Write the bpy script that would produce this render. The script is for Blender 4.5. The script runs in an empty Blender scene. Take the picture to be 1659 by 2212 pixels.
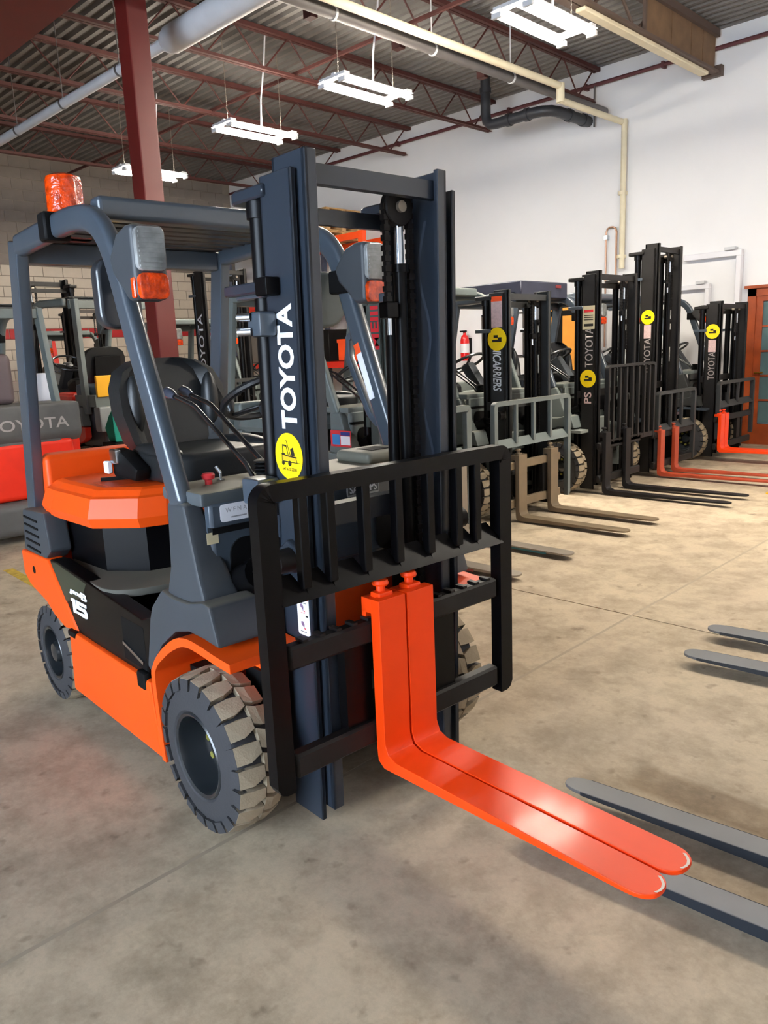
import bpy, bmesh, math, random
from mathutils import Vector, Matrix, Euler
random.seed(7)
C = bpy.context.scene.collection
sc = bpy.context.scene

# ------------------------------------------------------------------ camera, light, exposure
YAW_T = -0.065                      # the main truck stands a little askew to the building
cam_d = bpy.data.cameras.new('camera'); cam = bpy.data.objects.new('camera', cam_d); C.objects.link(cam)
sc.camera = cam
cam_d.sensor_fit = 'VERTICAL'; cam_d.sensor_height = 24.0
cam_d.lens = 24.0 * 1671.3 / 2212.0
cam_d.clip_start = 0.05; cam_d.clip_end = 120
def cam_matrix(yaw, pitch, roll, pos):
    cy, sy, cp, sp = math.cos(yaw), math.sin(yaw), math.cos(pitch), math.sin(pitch)
    f = Vector((cy*cp, sy*cp, -sp)); r = Vector((sy, -cy, 0)); d = f.cross(r)
    cr, sr = math.cos(roll), math.sin(roll)
    R = cr*r + sr*d; D = -sr*r + cr*d
    M = Matrix((R, -D, -f)).transposed().to_4x4(); M.translation = pos
    return M
cam.matrix_world = Matrix.Rotation(YAW_T, 4, 'Z') @ cam_matrix(2.4225, 0.2059, 0.0425, Vector((2.101, -1.558, 1.494)))

w = bpy.data.worlds.new('world'); sc.world = w; w.use_nodes = True
w.node_tree.nodes['Background'].inputs[0].default_value = (0.75, 0.82, 1.0, 1)
w.node_tree.nodes['Background'].inputs[1].default_value = 0.25
sc.view_settings.view_transform = 'Standard'; sc.view_settings.look = 'None'
sc.view_settings.gamma = 1; sc.view_settings.use_curve_mapping = False
sc.view_settings.exposure = 2.15
try:
    sc.cycles.use_denoising = True
    sc.cycles.max_bounces = 8
    sc.cycles.caustics_reflective = False
    sc.cycles.caustics_refractive = False
    sc.cycles.sample_clamp_indirect = 6
except Exception:
    pass
def area(name, loc, rot, sx, sy, watts, col, parent=None):
    l = bpy.data.lights.new(name, 'AREA'); l.shape = 'RECTANGLE'; l.size = sx; l.size_y = sy
    l.energy = watts; l.color = col
    o = bpy.data.objects.new(name, l); C.objects.link(o); o.location = loc; o.rotation_euler = rot
    if parent: o.parent = parent
    return o
# area lamp standing in for daylight from an unseen door; wall_left has no opening
area('left_daylight', (0.5, -6.9, 2.0), (math.radians(-90), 0, 0), 4.6, 3.6, 270, (0.70, 0.84, 1.0))
TUBE_E = 84.0                        # glow of the fluorescent tubes

# ------------------------------------------------------------------ materials
def lin(c):
    return tuple((x/255/12.92) if x/255 <= .04045 else ((x/255+.055)/1.055)**2.4 for x in c)
MATS = {}
def mat(name, rgb, rough=.5, metal=0., coat=0., var=.06, vscale=6., bump=0., bscale=60., dust=0., emit=0., spec=None, trans=0., dcol=(150, 140, 120)):
    if name in MATS: return MATS[name]
    m = bpy.data.materials.new(name); m.use_nodes = True; nt = m.node_tree; N = nt.nodes; L = nt.links
    b = N['Principled BSDF']; c = lin(rgb)
    b.inputs['Roughness'].default_value = rough; b.inputs['Metallic'].default_value = metal
    b.inputs['Coat Weight'].default_value = coat; b.inputs['Coat Roughness'].default_value = .12
    if spec is not None: b.inputs['Specular IOR Level'].default_value = spec
    if trans: b.inputs['Transmission Weight'].default_value = trans
    tc = N.new('ShaderNodeTexCoord'); no = N.new('ShaderNodeTexNoise')
    no.inputs['Scale'].default_value = vscale; no.inputs['Detail'].default_value = 5
    L.new(tc.outputs['Object'], no.inputs['Vector'])
    rp = N.new('ShaderNodeValToRGB'); e = rp.color_ramp.elements
    e[0].position = .3; e[1].position = .7
    e[0].color = (*[x*(1-var) for x in c], 1); e[1].color = (*[min(1, x*(1+var)) for x in c], 1)
    L.new(no.outputs['Fac'], rp.inputs['Fac']); out = rp.outputs['Color']
    if dust:
        ge = N.new('ShaderNodeNewGeometry'); sx = N.new('ShaderNodeSeparateXYZ'); L.new(ge.outputs['Normal'], sx.inputs[0])
        mr = N.new('ShaderNodeMapRange'); mr.inputs[1].default_value = .6; mr.inputs[2].default_value = 1.; mr.inputs[4].default_value = dust
        L.new(sx.outputs['Z'], mr.inputs[0])
        mx = N.new('ShaderNodeMix'); mx.data_type = 'RGBA'; L.new(mr.outputs[0], mx.inputs['Factor'])
        L.new(out, mx.inputs['A']); mx.inputs['B'].default_value = (*lin(dcol), 1); out = mx.outputs['Result']
    L.new(out, b.inputs['Base Color'])
    if emit:
        b.inputs['Emission Color'].default_value = (*c, 1); b.inputs['Emission Strength'].default_value = emit
    if bump:
        n2 = N.new('ShaderNodeTexNoise'); n2.inputs['Scale'].default_value = bscale; L.new(tc.outputs['Object'], n2.inputs['Vector'])
        bp = N.new('ShaderNodeBump'); bp.inputs['Strength'].default_value = bump; bp.inputs['Distance'].default_value = .01
        L.new(n2.outputs['Fac'], bp.inputs['Height']); L.new(bp.outputs['Normal'], b.inputs['Normal'])
    MATS[name] = m
    return m
ORANGE = mat('orange_paint', (240, 82, 16), .42, var=.03, spec=.35)
FORK_ORANGE = mat('red_orange_gloss', (242, 66, 5), .42, coat=.10, var=.05, spec=.3)
RED = mat('red_paint', (214, 40, 24), .4, coat=.2)
GREY = mat('grey_blue_paint', (64, 73, 83), .3, coat=.55, var=.05)
DGREY = mat('dark_grey_plastic', (58, 62, 67), .5, var=.06, dust=.35)
DASH = mat('dusty_dash', (74, 80, 84), .55, var=.08, dust=.75, dcol=(136, 128, 108))
MAST = mat('mast_black_gloss', (36, 43, 53), .34, coat=.15, var=.08, vscale=3, spec=.5)
BLACK = mat('black_gloss', (7, 7, 9), .34, var=.1, spec=.16)
BLACKM = mat('black_matte', (13, 13, 14), .6, var=.12, spec=.15)
IRON = mat('dark_iron', (27, 25, 25), .5, var=.15, spec=.22)
RUBBER = mat('tyre_rubber', (50, 50, 53), .75, var=.08, bump=.1, bscale=120)
TREAD = mat('dusty_tread', (152, 138, 116), .9, var=.1, vscale=14, bump=.15, bscale=150)
RIM = mat('rim_black_gloss', (34, 38, 42), .3, coat=.4)
CHROME = mat('bright_steel', (200, 205, 212), .22, metal=1., var=.03)
STEEL = mat('worn_steel', (150, 140, 128), .42, metal=.55, var=.12)
BRONZE = mat('worn_bronze_steel', (124, 108, 86), .45, metal=.3, var=.14)
VINYL = mat('seat_vinyl', (26, 28, 30), .42, var=.1, bump=.05, bscale=90)
WHITE = mat('white_print', (232, 232, 238), .5, var=.02)
LETTER = mat('lettering_white', (226, 230, 234), .5, var=.02)
LETTERG = mat('lettering_grey', (160, 150, 146), .5, var=.02)
YELLOW = mat('sticker_yellow', (255, 214, 0), .45, var=.02)
YELLOW2 = mat('old_yellow', (232, 170, 10), .5, var=.05)
INK = mat('black_print', (30, 26, 20), .5)
INKR = mat('red_print', (214, 40, 50), .5)
OPRINT = mat('orange_print', (246, 84, 30), .5)
AMBER = mat('amber_lens', (220, 62, 0), .1, coat=.7, var=.6, vscale=36, bump=.5, bscale=60)
CLEAR = mat('clear_ribbed_lens', (140, 142, 142), .15, coat=.6, var=.4, vscale=14)
REDK = mat('red_knob', (226, 56, 62), .4)
BEIGE = mat('beige_label', (196, 184, 150), .6)
GREYGRN = mat('grey_green_paint', (98, 106, 104), .5, var=.08, dust=.25)
MASTB = mat('mast_black_worn', (28, 26, 25), .5, var=.15, spec=.25)
MASTG = mat('mast_grey_worn', (48, 49, 49), .5, var=.12, spec=.3)
RUSTRED = mat('red_oxide_steel', (94, 22, 17), .5, var=.1, vscale=3)
JOIST = mat('joist_red_brown', (78, 38, 34), .65, var=.15)
DECK = mat('deck_galvanised', (122, 119, 117), .5, metal=.25, var=.12, vscale=2)
PIPEW = mat('white_pipe', (206, 208, 212), .55, var=.05)
CREAM = mat('cream_pipe', (222, 212, 184), .55, var=.06)
PIPEK = mat('black_pipe', (50, 52, 58), .45, var=.1)
PIPEG = mat('grey_pipe', (96, 92, 92), .55, var=.08)
WOODDOOR = mat('stained_wood', (150, 66, 26), .4, var=.2, vscale=9)
PALLET = mat('pallet_wood', (205, 164, 112), .75, var=.2, vscale=12)
BROWN = mat('brown_board', (118, 92, 68), .75, var=.15)
TEAL = mat('teal_cloth', (20, 150, 132), .8)
GREENP = mat('dark_green_panel', (24, 44, 34), .3, coat=.4)
TUBE = mat('tube_glow', (255, 245, 228), .5, emit=TUBE_E, var=0)
COPPER = mat('copper_pipe', (176, 140, 120), .4, metal=.6)
TARP = mat('navy_canopy', (44, 46, 62), .6, var=.1)
BLUE = mat('blue_plastic', (24, 70, 200), .4)
GLASSD = mat('frosted_pane', (84, 108, 110), .25, coat=.2, var=.1)
PINK = mat('faded_label', (206, 176, 172), .6, var=.12, vscale=60)

def concrete():
    m = bpy.data.materials.new('concrete_floor'); m.use_nodes = True; nt = m.node_tree; N = nt.nodes; L = nt.links
    b = N['Principled BSDF']; ge = N.new('ShaderNodeNewGeometry')
    def noise(s, d=6, r=.6):
        n = N.new('ShaderNodeTexNoise'); n.inputs['Scale'].default_value = s; n.inputs['Detail'].default_value = d
        n.inputs['Roughness'].default_value = r; L.new(ge.outputs['Position'], n.inputs['Vector']); return n
    def ramp(f, p0, c0, p1, c1):
        r = N.new('ShaderNodeValToRGB'); e = r.color_ramp.elements; e[0].position = p0; e[1].position = p1
        e[0].color = (*c0, 1); e[1].color = (*c1, 1); L.new(f, r.inputs['Fac']); return r.outputs['Color']
    def mul(a, c, f=1.):
        x = N.new('ShaderNodeMix'); x.data_type = 'RGBA'; x.blend_type = 'MULTIPLY'; x.inputs['Factor'].default_value = f
        L.new(a, x.inputs['A']); L.new(c, x.inputs['B']); return x.outputs['Result']
    base = ramp(noise(.7, 4).outputs['Fac'], .3, lin((180, 163, 142)), .7, lin((198, 182, 156)))
    g = ramp(noise(5, 8, .7).outputs['Fac'], .34, (.70, .69, .68), .56, (1, 1, 1))
    g2 = ramp(noise(55, 8, .8).outputs['Fac'], .3, (.86, .86, .86), .62, (1, 1, 1))
    g3 = ramp(noise(1.9, 9, .75).outputs['Fac'], .36, (.80, .79, .78), .52, (1, 1, 1))
    g4 = ramp(noise(11, 3, .5).outputs['Fac'], .25, (.62, .61, .60), .36, (1, 1, 1))
    col = mul(mul(mul(mul(base, g), g2), g3), g4)
    # an old water stain left of the bare forks
    sp = N.new('ShaderNodeSeparateXYZ'); L.new(ge.outputs['Position'], sp.inputs[0])
    def band(o, lo, hi, soft):
        a = N.new('ShaderNodeMapRange'); a.inputs[1].default_value = lo-soft; a.inputs[2].default_value = lo+soft; L.new(o, a.inputs[0])
        c = N.new('ShaderNodeMapRange'); c.inputs[1].default_value = hi-soft; c.inputs[2].default_value = hi+soft
        c.inputs[3].default_value = 1; c.inputs[4].default_value = 0; L.new(o, c.inputs[0])
        k = N.new('ShaderNodeMath'); k.operation = 'MULTIPLY'; L.new(a.outputs[0], k.inputs[0]); L.new(c.outputs[0], k.inputs[1]); return k.outputs[0]
    k = N.new('ShaderNodeMath'); k.operation = 'MULTIPLY'
    L.new(band(sp.outputs['X'], .84, 2.1, .03), k.inputs[0]); L.new(band(sp.outputs['Y'], .56, .73, .02), k.inputs[1])
    n = noise(9, 4); k2 = N.new('ShaderNodeMath'); k2.operation = 'MULTIPLY'; L.new(k.outputs[0], k2.inputs[0]); L.new(n.outputs['Fac'], k2.inputs[1])
    st = ramp(k2.outputs[0], .1, (1, 1, 1), .5, (.66, .62, .58)); col = mul(col, st)
    L.new(col, b.inputs['Base Color'])
    b.inputs['Roughness'].default_value = .75; b.inputs['Specular IOR Level'].default_value = .15
    bp = N.new('ShaderNodeBump'); bp.inputs['Strength'].default_value = .06; bp.inputs['Distance'].default_value = .01
    L.new(noise(60, 6).outputs['Fac'], bp.inputs['Height']); L.new(bp.outputs['Normal'], b.inputs['Normal'])
    return m
CONC = concrete()
WALLW = mat('white_wall_paint', (236, 236, 238), .7, var=.02, vscale=1.2)
BLOCK = mat('block_paint', (196, 184, 168), .8, var=.06, vscale=4, bump=.1, bscale=40)
MORTAR = mat('mortar_joint', (140, 130, 118), .9)
BLOCKU = mat('dark_upper_block', (128, 118, 110), .85, var=.08, vscale=4, bump=.1, bscale=40)  # darker tone for the upper courses of the block wall
STRIPE = mat('red_wall_stripe', (170, 30, 34), .6)
JOINTM = mat('joint_filler', (156, 143, 123), .8)
JOINTD = mat('joint_dark', (34, 32, 28), .9)

# ------------------------------------------------------------------ geometry helpers
class MB:
    def __init__(s): s.b = bmesh.new()
    def poly(s, pts): 
        return s.b.faces.new([s.b.verts.new(p) for p in pts])
    def hexa(s, p):                      # bottom 4 then top 4, same winding
        v = [s.b.verts.new(q) for q in p]
        for f in ((3,2,1,0),(4,5,6,7),(0,1,5,4),(1,2,6,5),(2,3,7,6),(3,0,4,7)): s.b.faces.new([v[i] for i in f])
        return s
    def box(s, x0, x1, y0, y1, z0, z1):
        return s.hexa([(x0,y0,z0),(x1,y0,z0),(x1,y1,z0),(x0,y1,z0),(x0,y0,z1),(x1,y0,z1),(x1,y1,z1),(x0,y1,z1)])
    def prism(s, pts, ax, a, b):         # 2D polygon in the other two axes, pulled along ax
        def P(q, t): 
            return (t,q[0],q[1]) if ax == 0 else ((q[0],t,q[1]) if ax == 1 else (q[0],q[1],t))
        A = [s.b.verts.new(P(q,a)) for q in pts]; B = [s.b.verts.new(P(q,b)) for q in pts]; n = len(pts)
        s.b.faces.new(A); s.b.faces.new(B[::-1])
        for i in range(n): s.b.faces.new([A[i], B[i], B[(i+1)%n], A[(i+1)%n]])
        return s
    def loft(s, rings, cap=True):
        R = [[s.b.verts.new(p) for p in r] for r in rings]; n = len(R[0])
        for a, b in zip(R, R[1:]):
            for i in range(n): s.b.faces.new([a[i], a[(i+1)%n], b[(i+1)%n], b[i]])
        if cap: s.b.faces.new(R[0][::-1]); s.b.faces.new(R[-1])
        return s
    def tube(s, path, r, n=10, cap=True):
        P = [Vector(p) for p in path]; rs = r if isinstance(r, (list, tuple)) else [r]*len(P)
        t = [(P[min(i+1,len(P)-1)]-P[max(i-1,0)]).normalized() for i in range(len(P))]
        u = t[0].orthogonal().normalized(); rings = []
        for i, p in enumerate(P):
            u = (u - t[i]*u.dot(t[i])).normalized(); v = t[i].cross(u)
            rings.append([p + rs[i]*(math.cos(2*math.pi*k/n)*u + math.sin(2*math.pi*k/n)*v) for k in range(n)])
        return s.loft(rings, cap)
    def bar(s, path, a, b, side):        # rectangular section: a along side, b across
        P = [Vector(p) for p in path]; S = Vector(side).normalized(); rings = []
        for i, p in enumerate(P):
            t = (P[min(i+1,len(P)-1)]-P[max(i-1,0)]).normalized(); k = t.cross(S).normalized()
            sd = S
            rings.append([p+sd*a/2*x+k*b/2*y for x, y in ((-1,-1),(1,-1),(1,1),(-1,1))])
        return s.loft(rings)
    def cyl(s, p, q, r, n=16, r2=None): return s.tube([p, q], [r, r if r2 is None else r2], n)
    def lathe(s, prof, n=32, axis=1, c=(0,0,0), closed=False, caps=True):      # prof: (radius, along axis)
        rings = []
        for r, h in prof:
            ring = []
            for k in range(n):
                a = 2*math.pi*k/n; x, y = r*math.cos(a), r*math.sin(a)
                ring.append({0:(c[0]+h,c[1]+x,c[2]+y),1:(c[0]+x,c[1]+h,c[2]+y),2:(c[0]+x,c[1]+y,c[2]+h)}[axis])
            rings.append(ring)
        if closed: rings.append(rings[0])
        R = [[s.b.verts.new(p) for p in r] for r in (rings[:-1] if closed else rings)]
        if closed: R.append(R[0])
        for a, b in zip(R, R[1:]):
            for i in range(n): s.b.faces.new([a[i], b[i], b[(i+1)%n], a[(i+1)%n]])
        if not closed and caps:
            s.b.faces.new(R[0][::-1]); s.b.faces.new(R[-1])
        return s
    def sphere(s, c, r, sc=(1,1,1), u=16, v=10):
        M = Matrix.Translation(c) @ Matrix.Diagonal((*[r*x for x in sc], 1))
        bmesh.ops.create_uvsphere(s.b, u_segments=u, v_segments=v, radius=1, matrix=M); return s
    def bevel(s, w, seg=2, ang=30):
        bmesh.ops.recalc_face_normals(s.b, faces=s.b.faces)
        ed = [e for e in s.b.edges if len(e.link_faces) == 2 and e.calc_face_angle(0) > math.radians(ang)]
        if ed: bmesh.ops.bevel(s.b, geom=ed, offset=w, segments=seg, affect='EDGES', profile=.5, clamp_overlap=True)
        return s
    def xf(s, M): s.b.transform(M); return s
    def shear(s, k, z0): 
        for v in s.b.verts: v.co.x += k*(v.co.z-z0)
        return s
    def build(s, name, m, parent=None, smooth=True, **kw):
        bmesh.ops.recalc_face_normals(s.b, faces=s.b.faces)
        me = bpy.data.meshes.new(name); s.b.to_mesh(me); s.b.free()
        me.materials.append(m)
        if smooth:
            me.polygons.foreach_set('use_smooth', [True]*len(me.polygons)); me.set_sharp_from_angle(angle=math.radians(38))
        o = bpy.data.objects.new(name, me); C.objects.link(o)
        if smooth:
            wn = o.modifiers.new('weighted_normal', 'WEIGHTED_NORMAL'); wn.keep_sharp = True
        if parent: o.parent = parent
        for k, v in kw.items(): o[k] = v
        return o
def thing(name, label, cat, loc=(0,0,0), rz=0., group=None):
    o = bpy.data.objects.new(name, None); C.objects.link(o); o.location = loc; o.rotation_euler = (0,0,rz)
    o.empty_display_size = .1
    o['label'] = label; o['category'] = cat
    if group: o['group'] = group
    return o
def tag(o, label, cat, group=None):
    o['label'] = label; o['category'] = cat
    if group: o['group'] = group
    return o
def struct(o): o['kind'] = 'structure'; return o
def copy_obj(o, parent, loc=None, rot=None, name=None):
    c = o.copy(); C.objects.link(c); c.parent = parent
    if loc is not None: c.location = loc
    if rot is not None: c.rotation_euler = rot
    return c
def text(s, m, parent, o, ux, uy, length, height, name='lettering', off=.016, lift=.0015, italic=0., space=1.):
    cu = bpy.data.curves.new('t', 'FONT'); cu.body = s; cu.size = 1; cu.offset = off; cu.space_character = space
    cu.resolution_u = 3; cu.shear = italic
    to = bpy.data.objects.new('t', cu); C.objects.link(to)
    dg = bpy.context.evaluated_depsgraph_get(); me = bpy.data.meshes.new_from_object(to.evaluated_get(dg))
    bpy.data.objects.remove(to); bpy.data.curves.remove(cu)
    X = [v.co.x for v in me.vertices]; Y = [v.co.y for v in me.vertices]
    x0, x1, y0, y1 = min(X), max(X), min(Y), max(Y)
    ux, uy, o = Vector(ux).normalized(), Vector(uy).normalized(), Vector(o); nn = ux.cross(uy).normalized()
    for v in me.vertices:
        a, b = (v.co.x-x0)/(x1-x0)*length, (v.co.y-y0)/(y1-y0)*height
        v.co = o + ux*a + uy*b + nn*lift
    me.name = name; me.materials.clear(); me.materials.append(m)
    ob = bpy.data.objects.new(name, me); C.objects.link(ob); ob.parent = parent
    return ob
def decal(name, m, parent, o, ux, uy, pts, lift=.001, th=.0012, **kw):   # flat print, pts in metres on the surface
    ux, uy, o = Vector(ux).normalized(), Vector(uy).normalized(), Vector(o); nn = ux.cross(uy).normalized()
    b = MB(); A = [b.b.verts.new(o+ux*x+uy*y+nn*lift) for x, y in pts]; B = [b.b.verts.new(o+ux*x+uy*y+nn*(lift+th)) for x, y in pts]
    n = len(pts); b.b.faces.new(A[::-1]); b.b.faces.new(B)
    for i in range(n): b.b.faces.new([A[i], A[(i+1)%n], B[(i+1)%n], B[i]])
    return b.build(name, m, parent, smooth=False, **kw)
def rrect(w, h, r, n=4, cx=0, cy=0):
    out = []
    for qx, qy, a0 in ((w/2-r, h/2-r, 0), (-w/2+r, h/2-r, 90), (-w/2+r, -h/2+r, 180), (w/2-r, -h/2+r, 270)):
        for k in range(n+1):
            a = math.radians(a0+90*k/n); out.append((cx+qx+r*math.cos(a), cy+qy+r*math.sin(a)))
    return out
def circle(r, n=32, cx=0, cy=0): return [(cx+r*math.cos(2*math.pi*k/n), cy+r*math.sin(2*math.pi*k/n)) for k in range(n)]
def smooth_path(P, n=4):                # Catmull-Rom through 2D points
    out = []
    for i in range(len(P)-1):
        a, b, c, d = P[max(i-1, 0)], P[i], P[i+1], P[min(i+2, len(P)-1)]
        for k in range(n):
            t = k/n
            out.append(tuple(.5*(2*b[j]+(c[j]-a[j])*t+(2*a[j]-5*b[j]+4*c[j]-d[j])*t*t+(3*b[j]-a[j]-3*c[j]+d[j])*t**3) for j in range(len(b))))
    return out+[P[-1]]
def rect(x0, y0, x1, y1): return [(x0,y0),(x1,y0),(x1,y1),(x0,y1)]
# ------------------------------------------------------------------ the building
X0, X1, Y0, Y1, H = -14.0, 6.5, -7.0, 9.6, 5.45
fl = struct(MB().box(X0, X1, Y0, Y1, -.15, -.012).build('floor', JOINTD, smooth=False))
xs = [X0, -9.13, -4.53, .067, 4.67, X1]; ys = [Y0, -2.47, 2.135, 6.73, Y1]
for i in range(len(xs)-1):
    for j in range(len(ys)-1):
        MB().box(xs[i]+.008, xs[i+1]-.008, ys[j]+.005, ys[j+1]-.005, -.012, 0).build('slab', CONC, fl, smooth=False)
for x in xs[1:-1]:
    MB().box(x-.008, x+.008, Y0+.01, Y1-.01, -.012, -.0004).build('joint_filler', JOINTM, fl, smooth=False)
struct(MB().box(X0, X1, Y1, Y1+.2, -.1, H+.3).build('wall_right', WALLW, smooth=False))
struct(MB().box(X0, X1, Y0-.2, Y0, -.1, H+.3).build('wall_left', WALLW, smooth=False))
struct(MB().box(X1, X1+.2, Y0-.2, Y1+.2, -.1, H+.3).build('wall_front', WALLW, smooth=False))
wb = struct(MB().box(X0-.2, X0-.006, Y0-.2, Y1+.2, -.1, H+.3).build('wall_back', MORTAR, smooth=False))
def blk(m):
    me = MB().box(0, .014, .006, .394, .006, .194).bevel(.004, 1).build('block', m, wb, smooth=False)
    return me
far = {}
first = {BLOCK: None, BLOCKU: None, STRIPE: None}
for r in range(0, 27):
    for c in range(-1, 41):
        y = Y0 + c*.4 + (.2 if r % 2 else 0); z = r*.2
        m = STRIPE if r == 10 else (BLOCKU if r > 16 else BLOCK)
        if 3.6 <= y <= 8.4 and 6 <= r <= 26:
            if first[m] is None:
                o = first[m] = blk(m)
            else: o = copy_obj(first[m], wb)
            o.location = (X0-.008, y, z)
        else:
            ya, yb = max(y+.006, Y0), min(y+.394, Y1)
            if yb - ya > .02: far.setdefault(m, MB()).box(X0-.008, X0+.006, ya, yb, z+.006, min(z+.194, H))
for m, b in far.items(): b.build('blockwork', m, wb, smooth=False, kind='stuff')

# roof deck: trapezoid ribs running away from the camera, with the joists under it
pr = []; y = Y0-.1
while y < Y1+.1:
    pr += [(y, H), (y+.055, H), (y+.075, H+.04), (y+.13, H+.04)]; y += .15
b = MB(); A = [b.b.verts.new((X0-.1, q[0], q[1])) for q in pr]; B2 = [b.b.verts.new((X1+.1, q[0], q[1])) for q in pr]
for i in range(len(pr)-1): b.b.faces.new([A[i], A[i+1], B2[i+1], B2[i]])
ceil = struct(b.build('ceiling', DECK, smooth=False))
MB().box(X0-.2, X1+.2, Y0-.2, Y1+.2, H+.06, H+.2).build('roof_board', mat('roof_board', (60, 58, 56), .9), ceil, smooth=False)
def joist(x):
    j = MB().box(x-.055, x-.008, Y0, Y1-.02, H-.062, H-.012).box(x+.008, x+.055, Y0, Y1-.02, H-.062, H-.012).build('joist', JOIST, ceil, smooth=False)
    MB().box(x-.05, x-.008, Y0, Y1-.12, 4.95, 4.958).box(x+.008, x+.05, Y0, Y1-.12, 4.95, 4.958)\
        .box(x-.014, x-.008, Y0, Y1-.12, 4.955, 5.0).box(x+.008, x+.014, Y0, Y1-.12, 4.955, 5.0).build('bottom_chord', JOIST, j, smooth=False)
    w = MB(); y = Y0+.1; k = 0
    while y < Y1-.4:
        za, zb = (4.97, H-.04) if k % 2 == 0 else (H-.04, 4.97)
        w.tube([(x, y, za), (x, y+.42, zb)], .011, 6); y += .42; k += 1
    w.build('web_rods', JOIST, j)
for x in (-12.05, -10.15, -8.25, -6.35, -4.45, -.75, 1.15, 3.05, 4.95): joist(x)
for yb_ in (1.0, 5.35):
    MB().box(X0, -2.8, yb_-.018, yb_+.018, 4.99, 5.026).build('bridging_bar', JOIST, ceil, smooth=False)
for yq in (4.05, 5.35, 6.9): MB().box(-4.62, -4.5, yq, yq+.09, 4.82, 4.97).build('hanger_tab', JOIST, ceil, smooth=False)

# the boarded truss girder at the top right
g = thing('truss_girder', 'brown boarded steel truss girder meeting the white wall at top right', 'beam', (-2.72, 0, 4.9))
MB().box(-.11, -.01, -4, 9.52, 0, .03).box(.01, .11, -4, 9.52, 0, .03).box(-.02, -.01, -4, 9.52, .03, .09).build('bottom_chord', mat('girder_steel', (92, 76, 68), .6), g, smooth=False)
MB().box(-.1, .1, -4, 9.52, .44, .53).build('top_chord', MATS['girder_steel'], g, smooth=False)
wb2 = MB(); y = -3.6; k = 0
while y < 9.2:
    wb2.tube([(0, y, .03 if k % 2 == 0 else .45), (0, y+.5, .45 if k % 2 == 0 else .03)], .02, 6); y += .5; k += 1
wb2.build('web_rods', MATS['girder_steel'], g)
for ya, yb in ((7.55, 8.2), (8.22, 8.75), (8.77, 9.1), (9.12, 9.5), (5.6, 6.3)):
    MB().box(.03, .05, ya, yb, .03, .5).build('infill_board', BROWN, g, smooth=False)
MB().box(.03, .07, 7.5, 7.54, .03, .5).build('stiffener', MATS['girder_steel'], g, smooth=False)
MB().box(-.12, .14, 9.5, 9.58, -.03, .1).build('bearing_plate', MATS['girder_steel'], g, smooth=False)
MB().box(-.06, .06, 6.2, 9.3, -.05, -.002).bevel(.01, 1).build('cover_strip', CREAM, g)

tg = MB().box(-12.5, -4.3, 1.05, 1.5, 4.42, 4.8).bevel(.01, 1).build('roof_beam', RUSTRED)
tag(tg, 'maroon steel beam under the roof in the top left corner', 'beam')
MB().box(-12.5, -4.3, .9, 1.65, 4.8, 4.84).box(-12.5, -4.3, .9, 1.65, 4.38, 4.42).build('flange', RUSTRED, tg, smooth=False)
col = tag(MB().box(-.1, .1, -.1, .1, 0, 4.9).bevel(.018, 2).build('steel_column', RUSTRED), 'dark red square steel column behind the orange forklift', 'column')
col.location = (-4.62, 2.11, 0)
MB().box(-.17, .17, -.17, .17, 0, .02).build('base_plate', RUSTRED, col, smooth=False)
MB().box(-.14, .14, -.14, .14, 4.9, 4.95).build('cap_plate', RUSTRED, col, smooth=False)

# pipes
p = tag(MB().tube([(-13.9, 2.81, 4.5), (3, 2.81, 4.5)], .055, 14).build('roof_pipe', PIPEW), 'long white pipe with a thick wrapped section under the roof', 'pipe')
MB().lathe([(.05, 0), (.10, .04), (.125, .12), (.125, 2.6), (.1, 2.7), (.05, 2.74)], 18, 0, (-5.25, 2.81, 4.5)).build('insulation_wrap', PIPEW, p)
for x in (-12.2, -10.6, -9.0, -7.6, -6.2): 
    MB().lathe([(.062, 0), (.062, .03)], 14, 0, (x, 2.81, 4.5)).cyl((x+.015, 2.81, 4.55), (x+.015, 2.81, H), .006, 6).build('pipe_hanger', PIPEG, p)
p = tag(MB().tube([(-4.0, -3, 4.77), (-4.0, 7.87, 4.77)], .045, 12).tube([(-4.0, 7.87, 4.8), (-4.0, 7.87, 4.57)], .055, 12)
        .tube([(-4.0, 7.85, 4.6), (-3.99, 9.5, 4.6)], .042, 12).tube([(-3.96, 9.52, 4.63), (-3.96, 9.52, 2.55)], .042, 12).build('conduit_pipe', CREAM),
        'cream pipe crossing the roof and running down the white wall', 'pipe')
for z in (3.6, 2.7): MB().lathe([(.055, 0), (.055, .05)], 12, 2, (-3.98, 9.52, z)).box(-4.03, -3.93, 9.53, 9.6, z, z+.05).build('pipe_clip', CREAM, p)
p = tag(MB().tube([(-4.24, -3, 4.78), (-4.24, 9.45, 4.78)], .06, 12).build('roof_pipe', PIPEG), 'grey pipe hanging alongside the cream pipe under the roof', 'pipe')
for y in (4.1, 5.6, 7.1): MB().lathe([(.068, 0), (.068, .03)], 12, 1, (-4.24, y, 4.78)).cyl((-4.24, y, 4.84), (-4.24, y, H), .008, 6).build('pipe_hanger', PIPEW, p)
p = tag(MB().tube([(-13.9, 9.53, 5.2), (6, 9.53, 5.22)], .028, 8).build('wall_pipe', mat('maroon_pipe', (96, 52, 56), .6)), 'thin maroon pipe running along the top of the white wall', 'pipe')
for x in (-11, -8.5, -6, -4.6, -3.4, -1): MB().box(x-.02, x+.02, 9.5, 9.6, 5.17, 5.25).build('bracket', MATS['maroon_pipe'], p, smooth=False)
MB().cyl((-4.45, 9.52, 5.2), (-4.45, 9.52, 4.63), .014, 8).build('drop_pipe', PIPEG, p)
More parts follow.
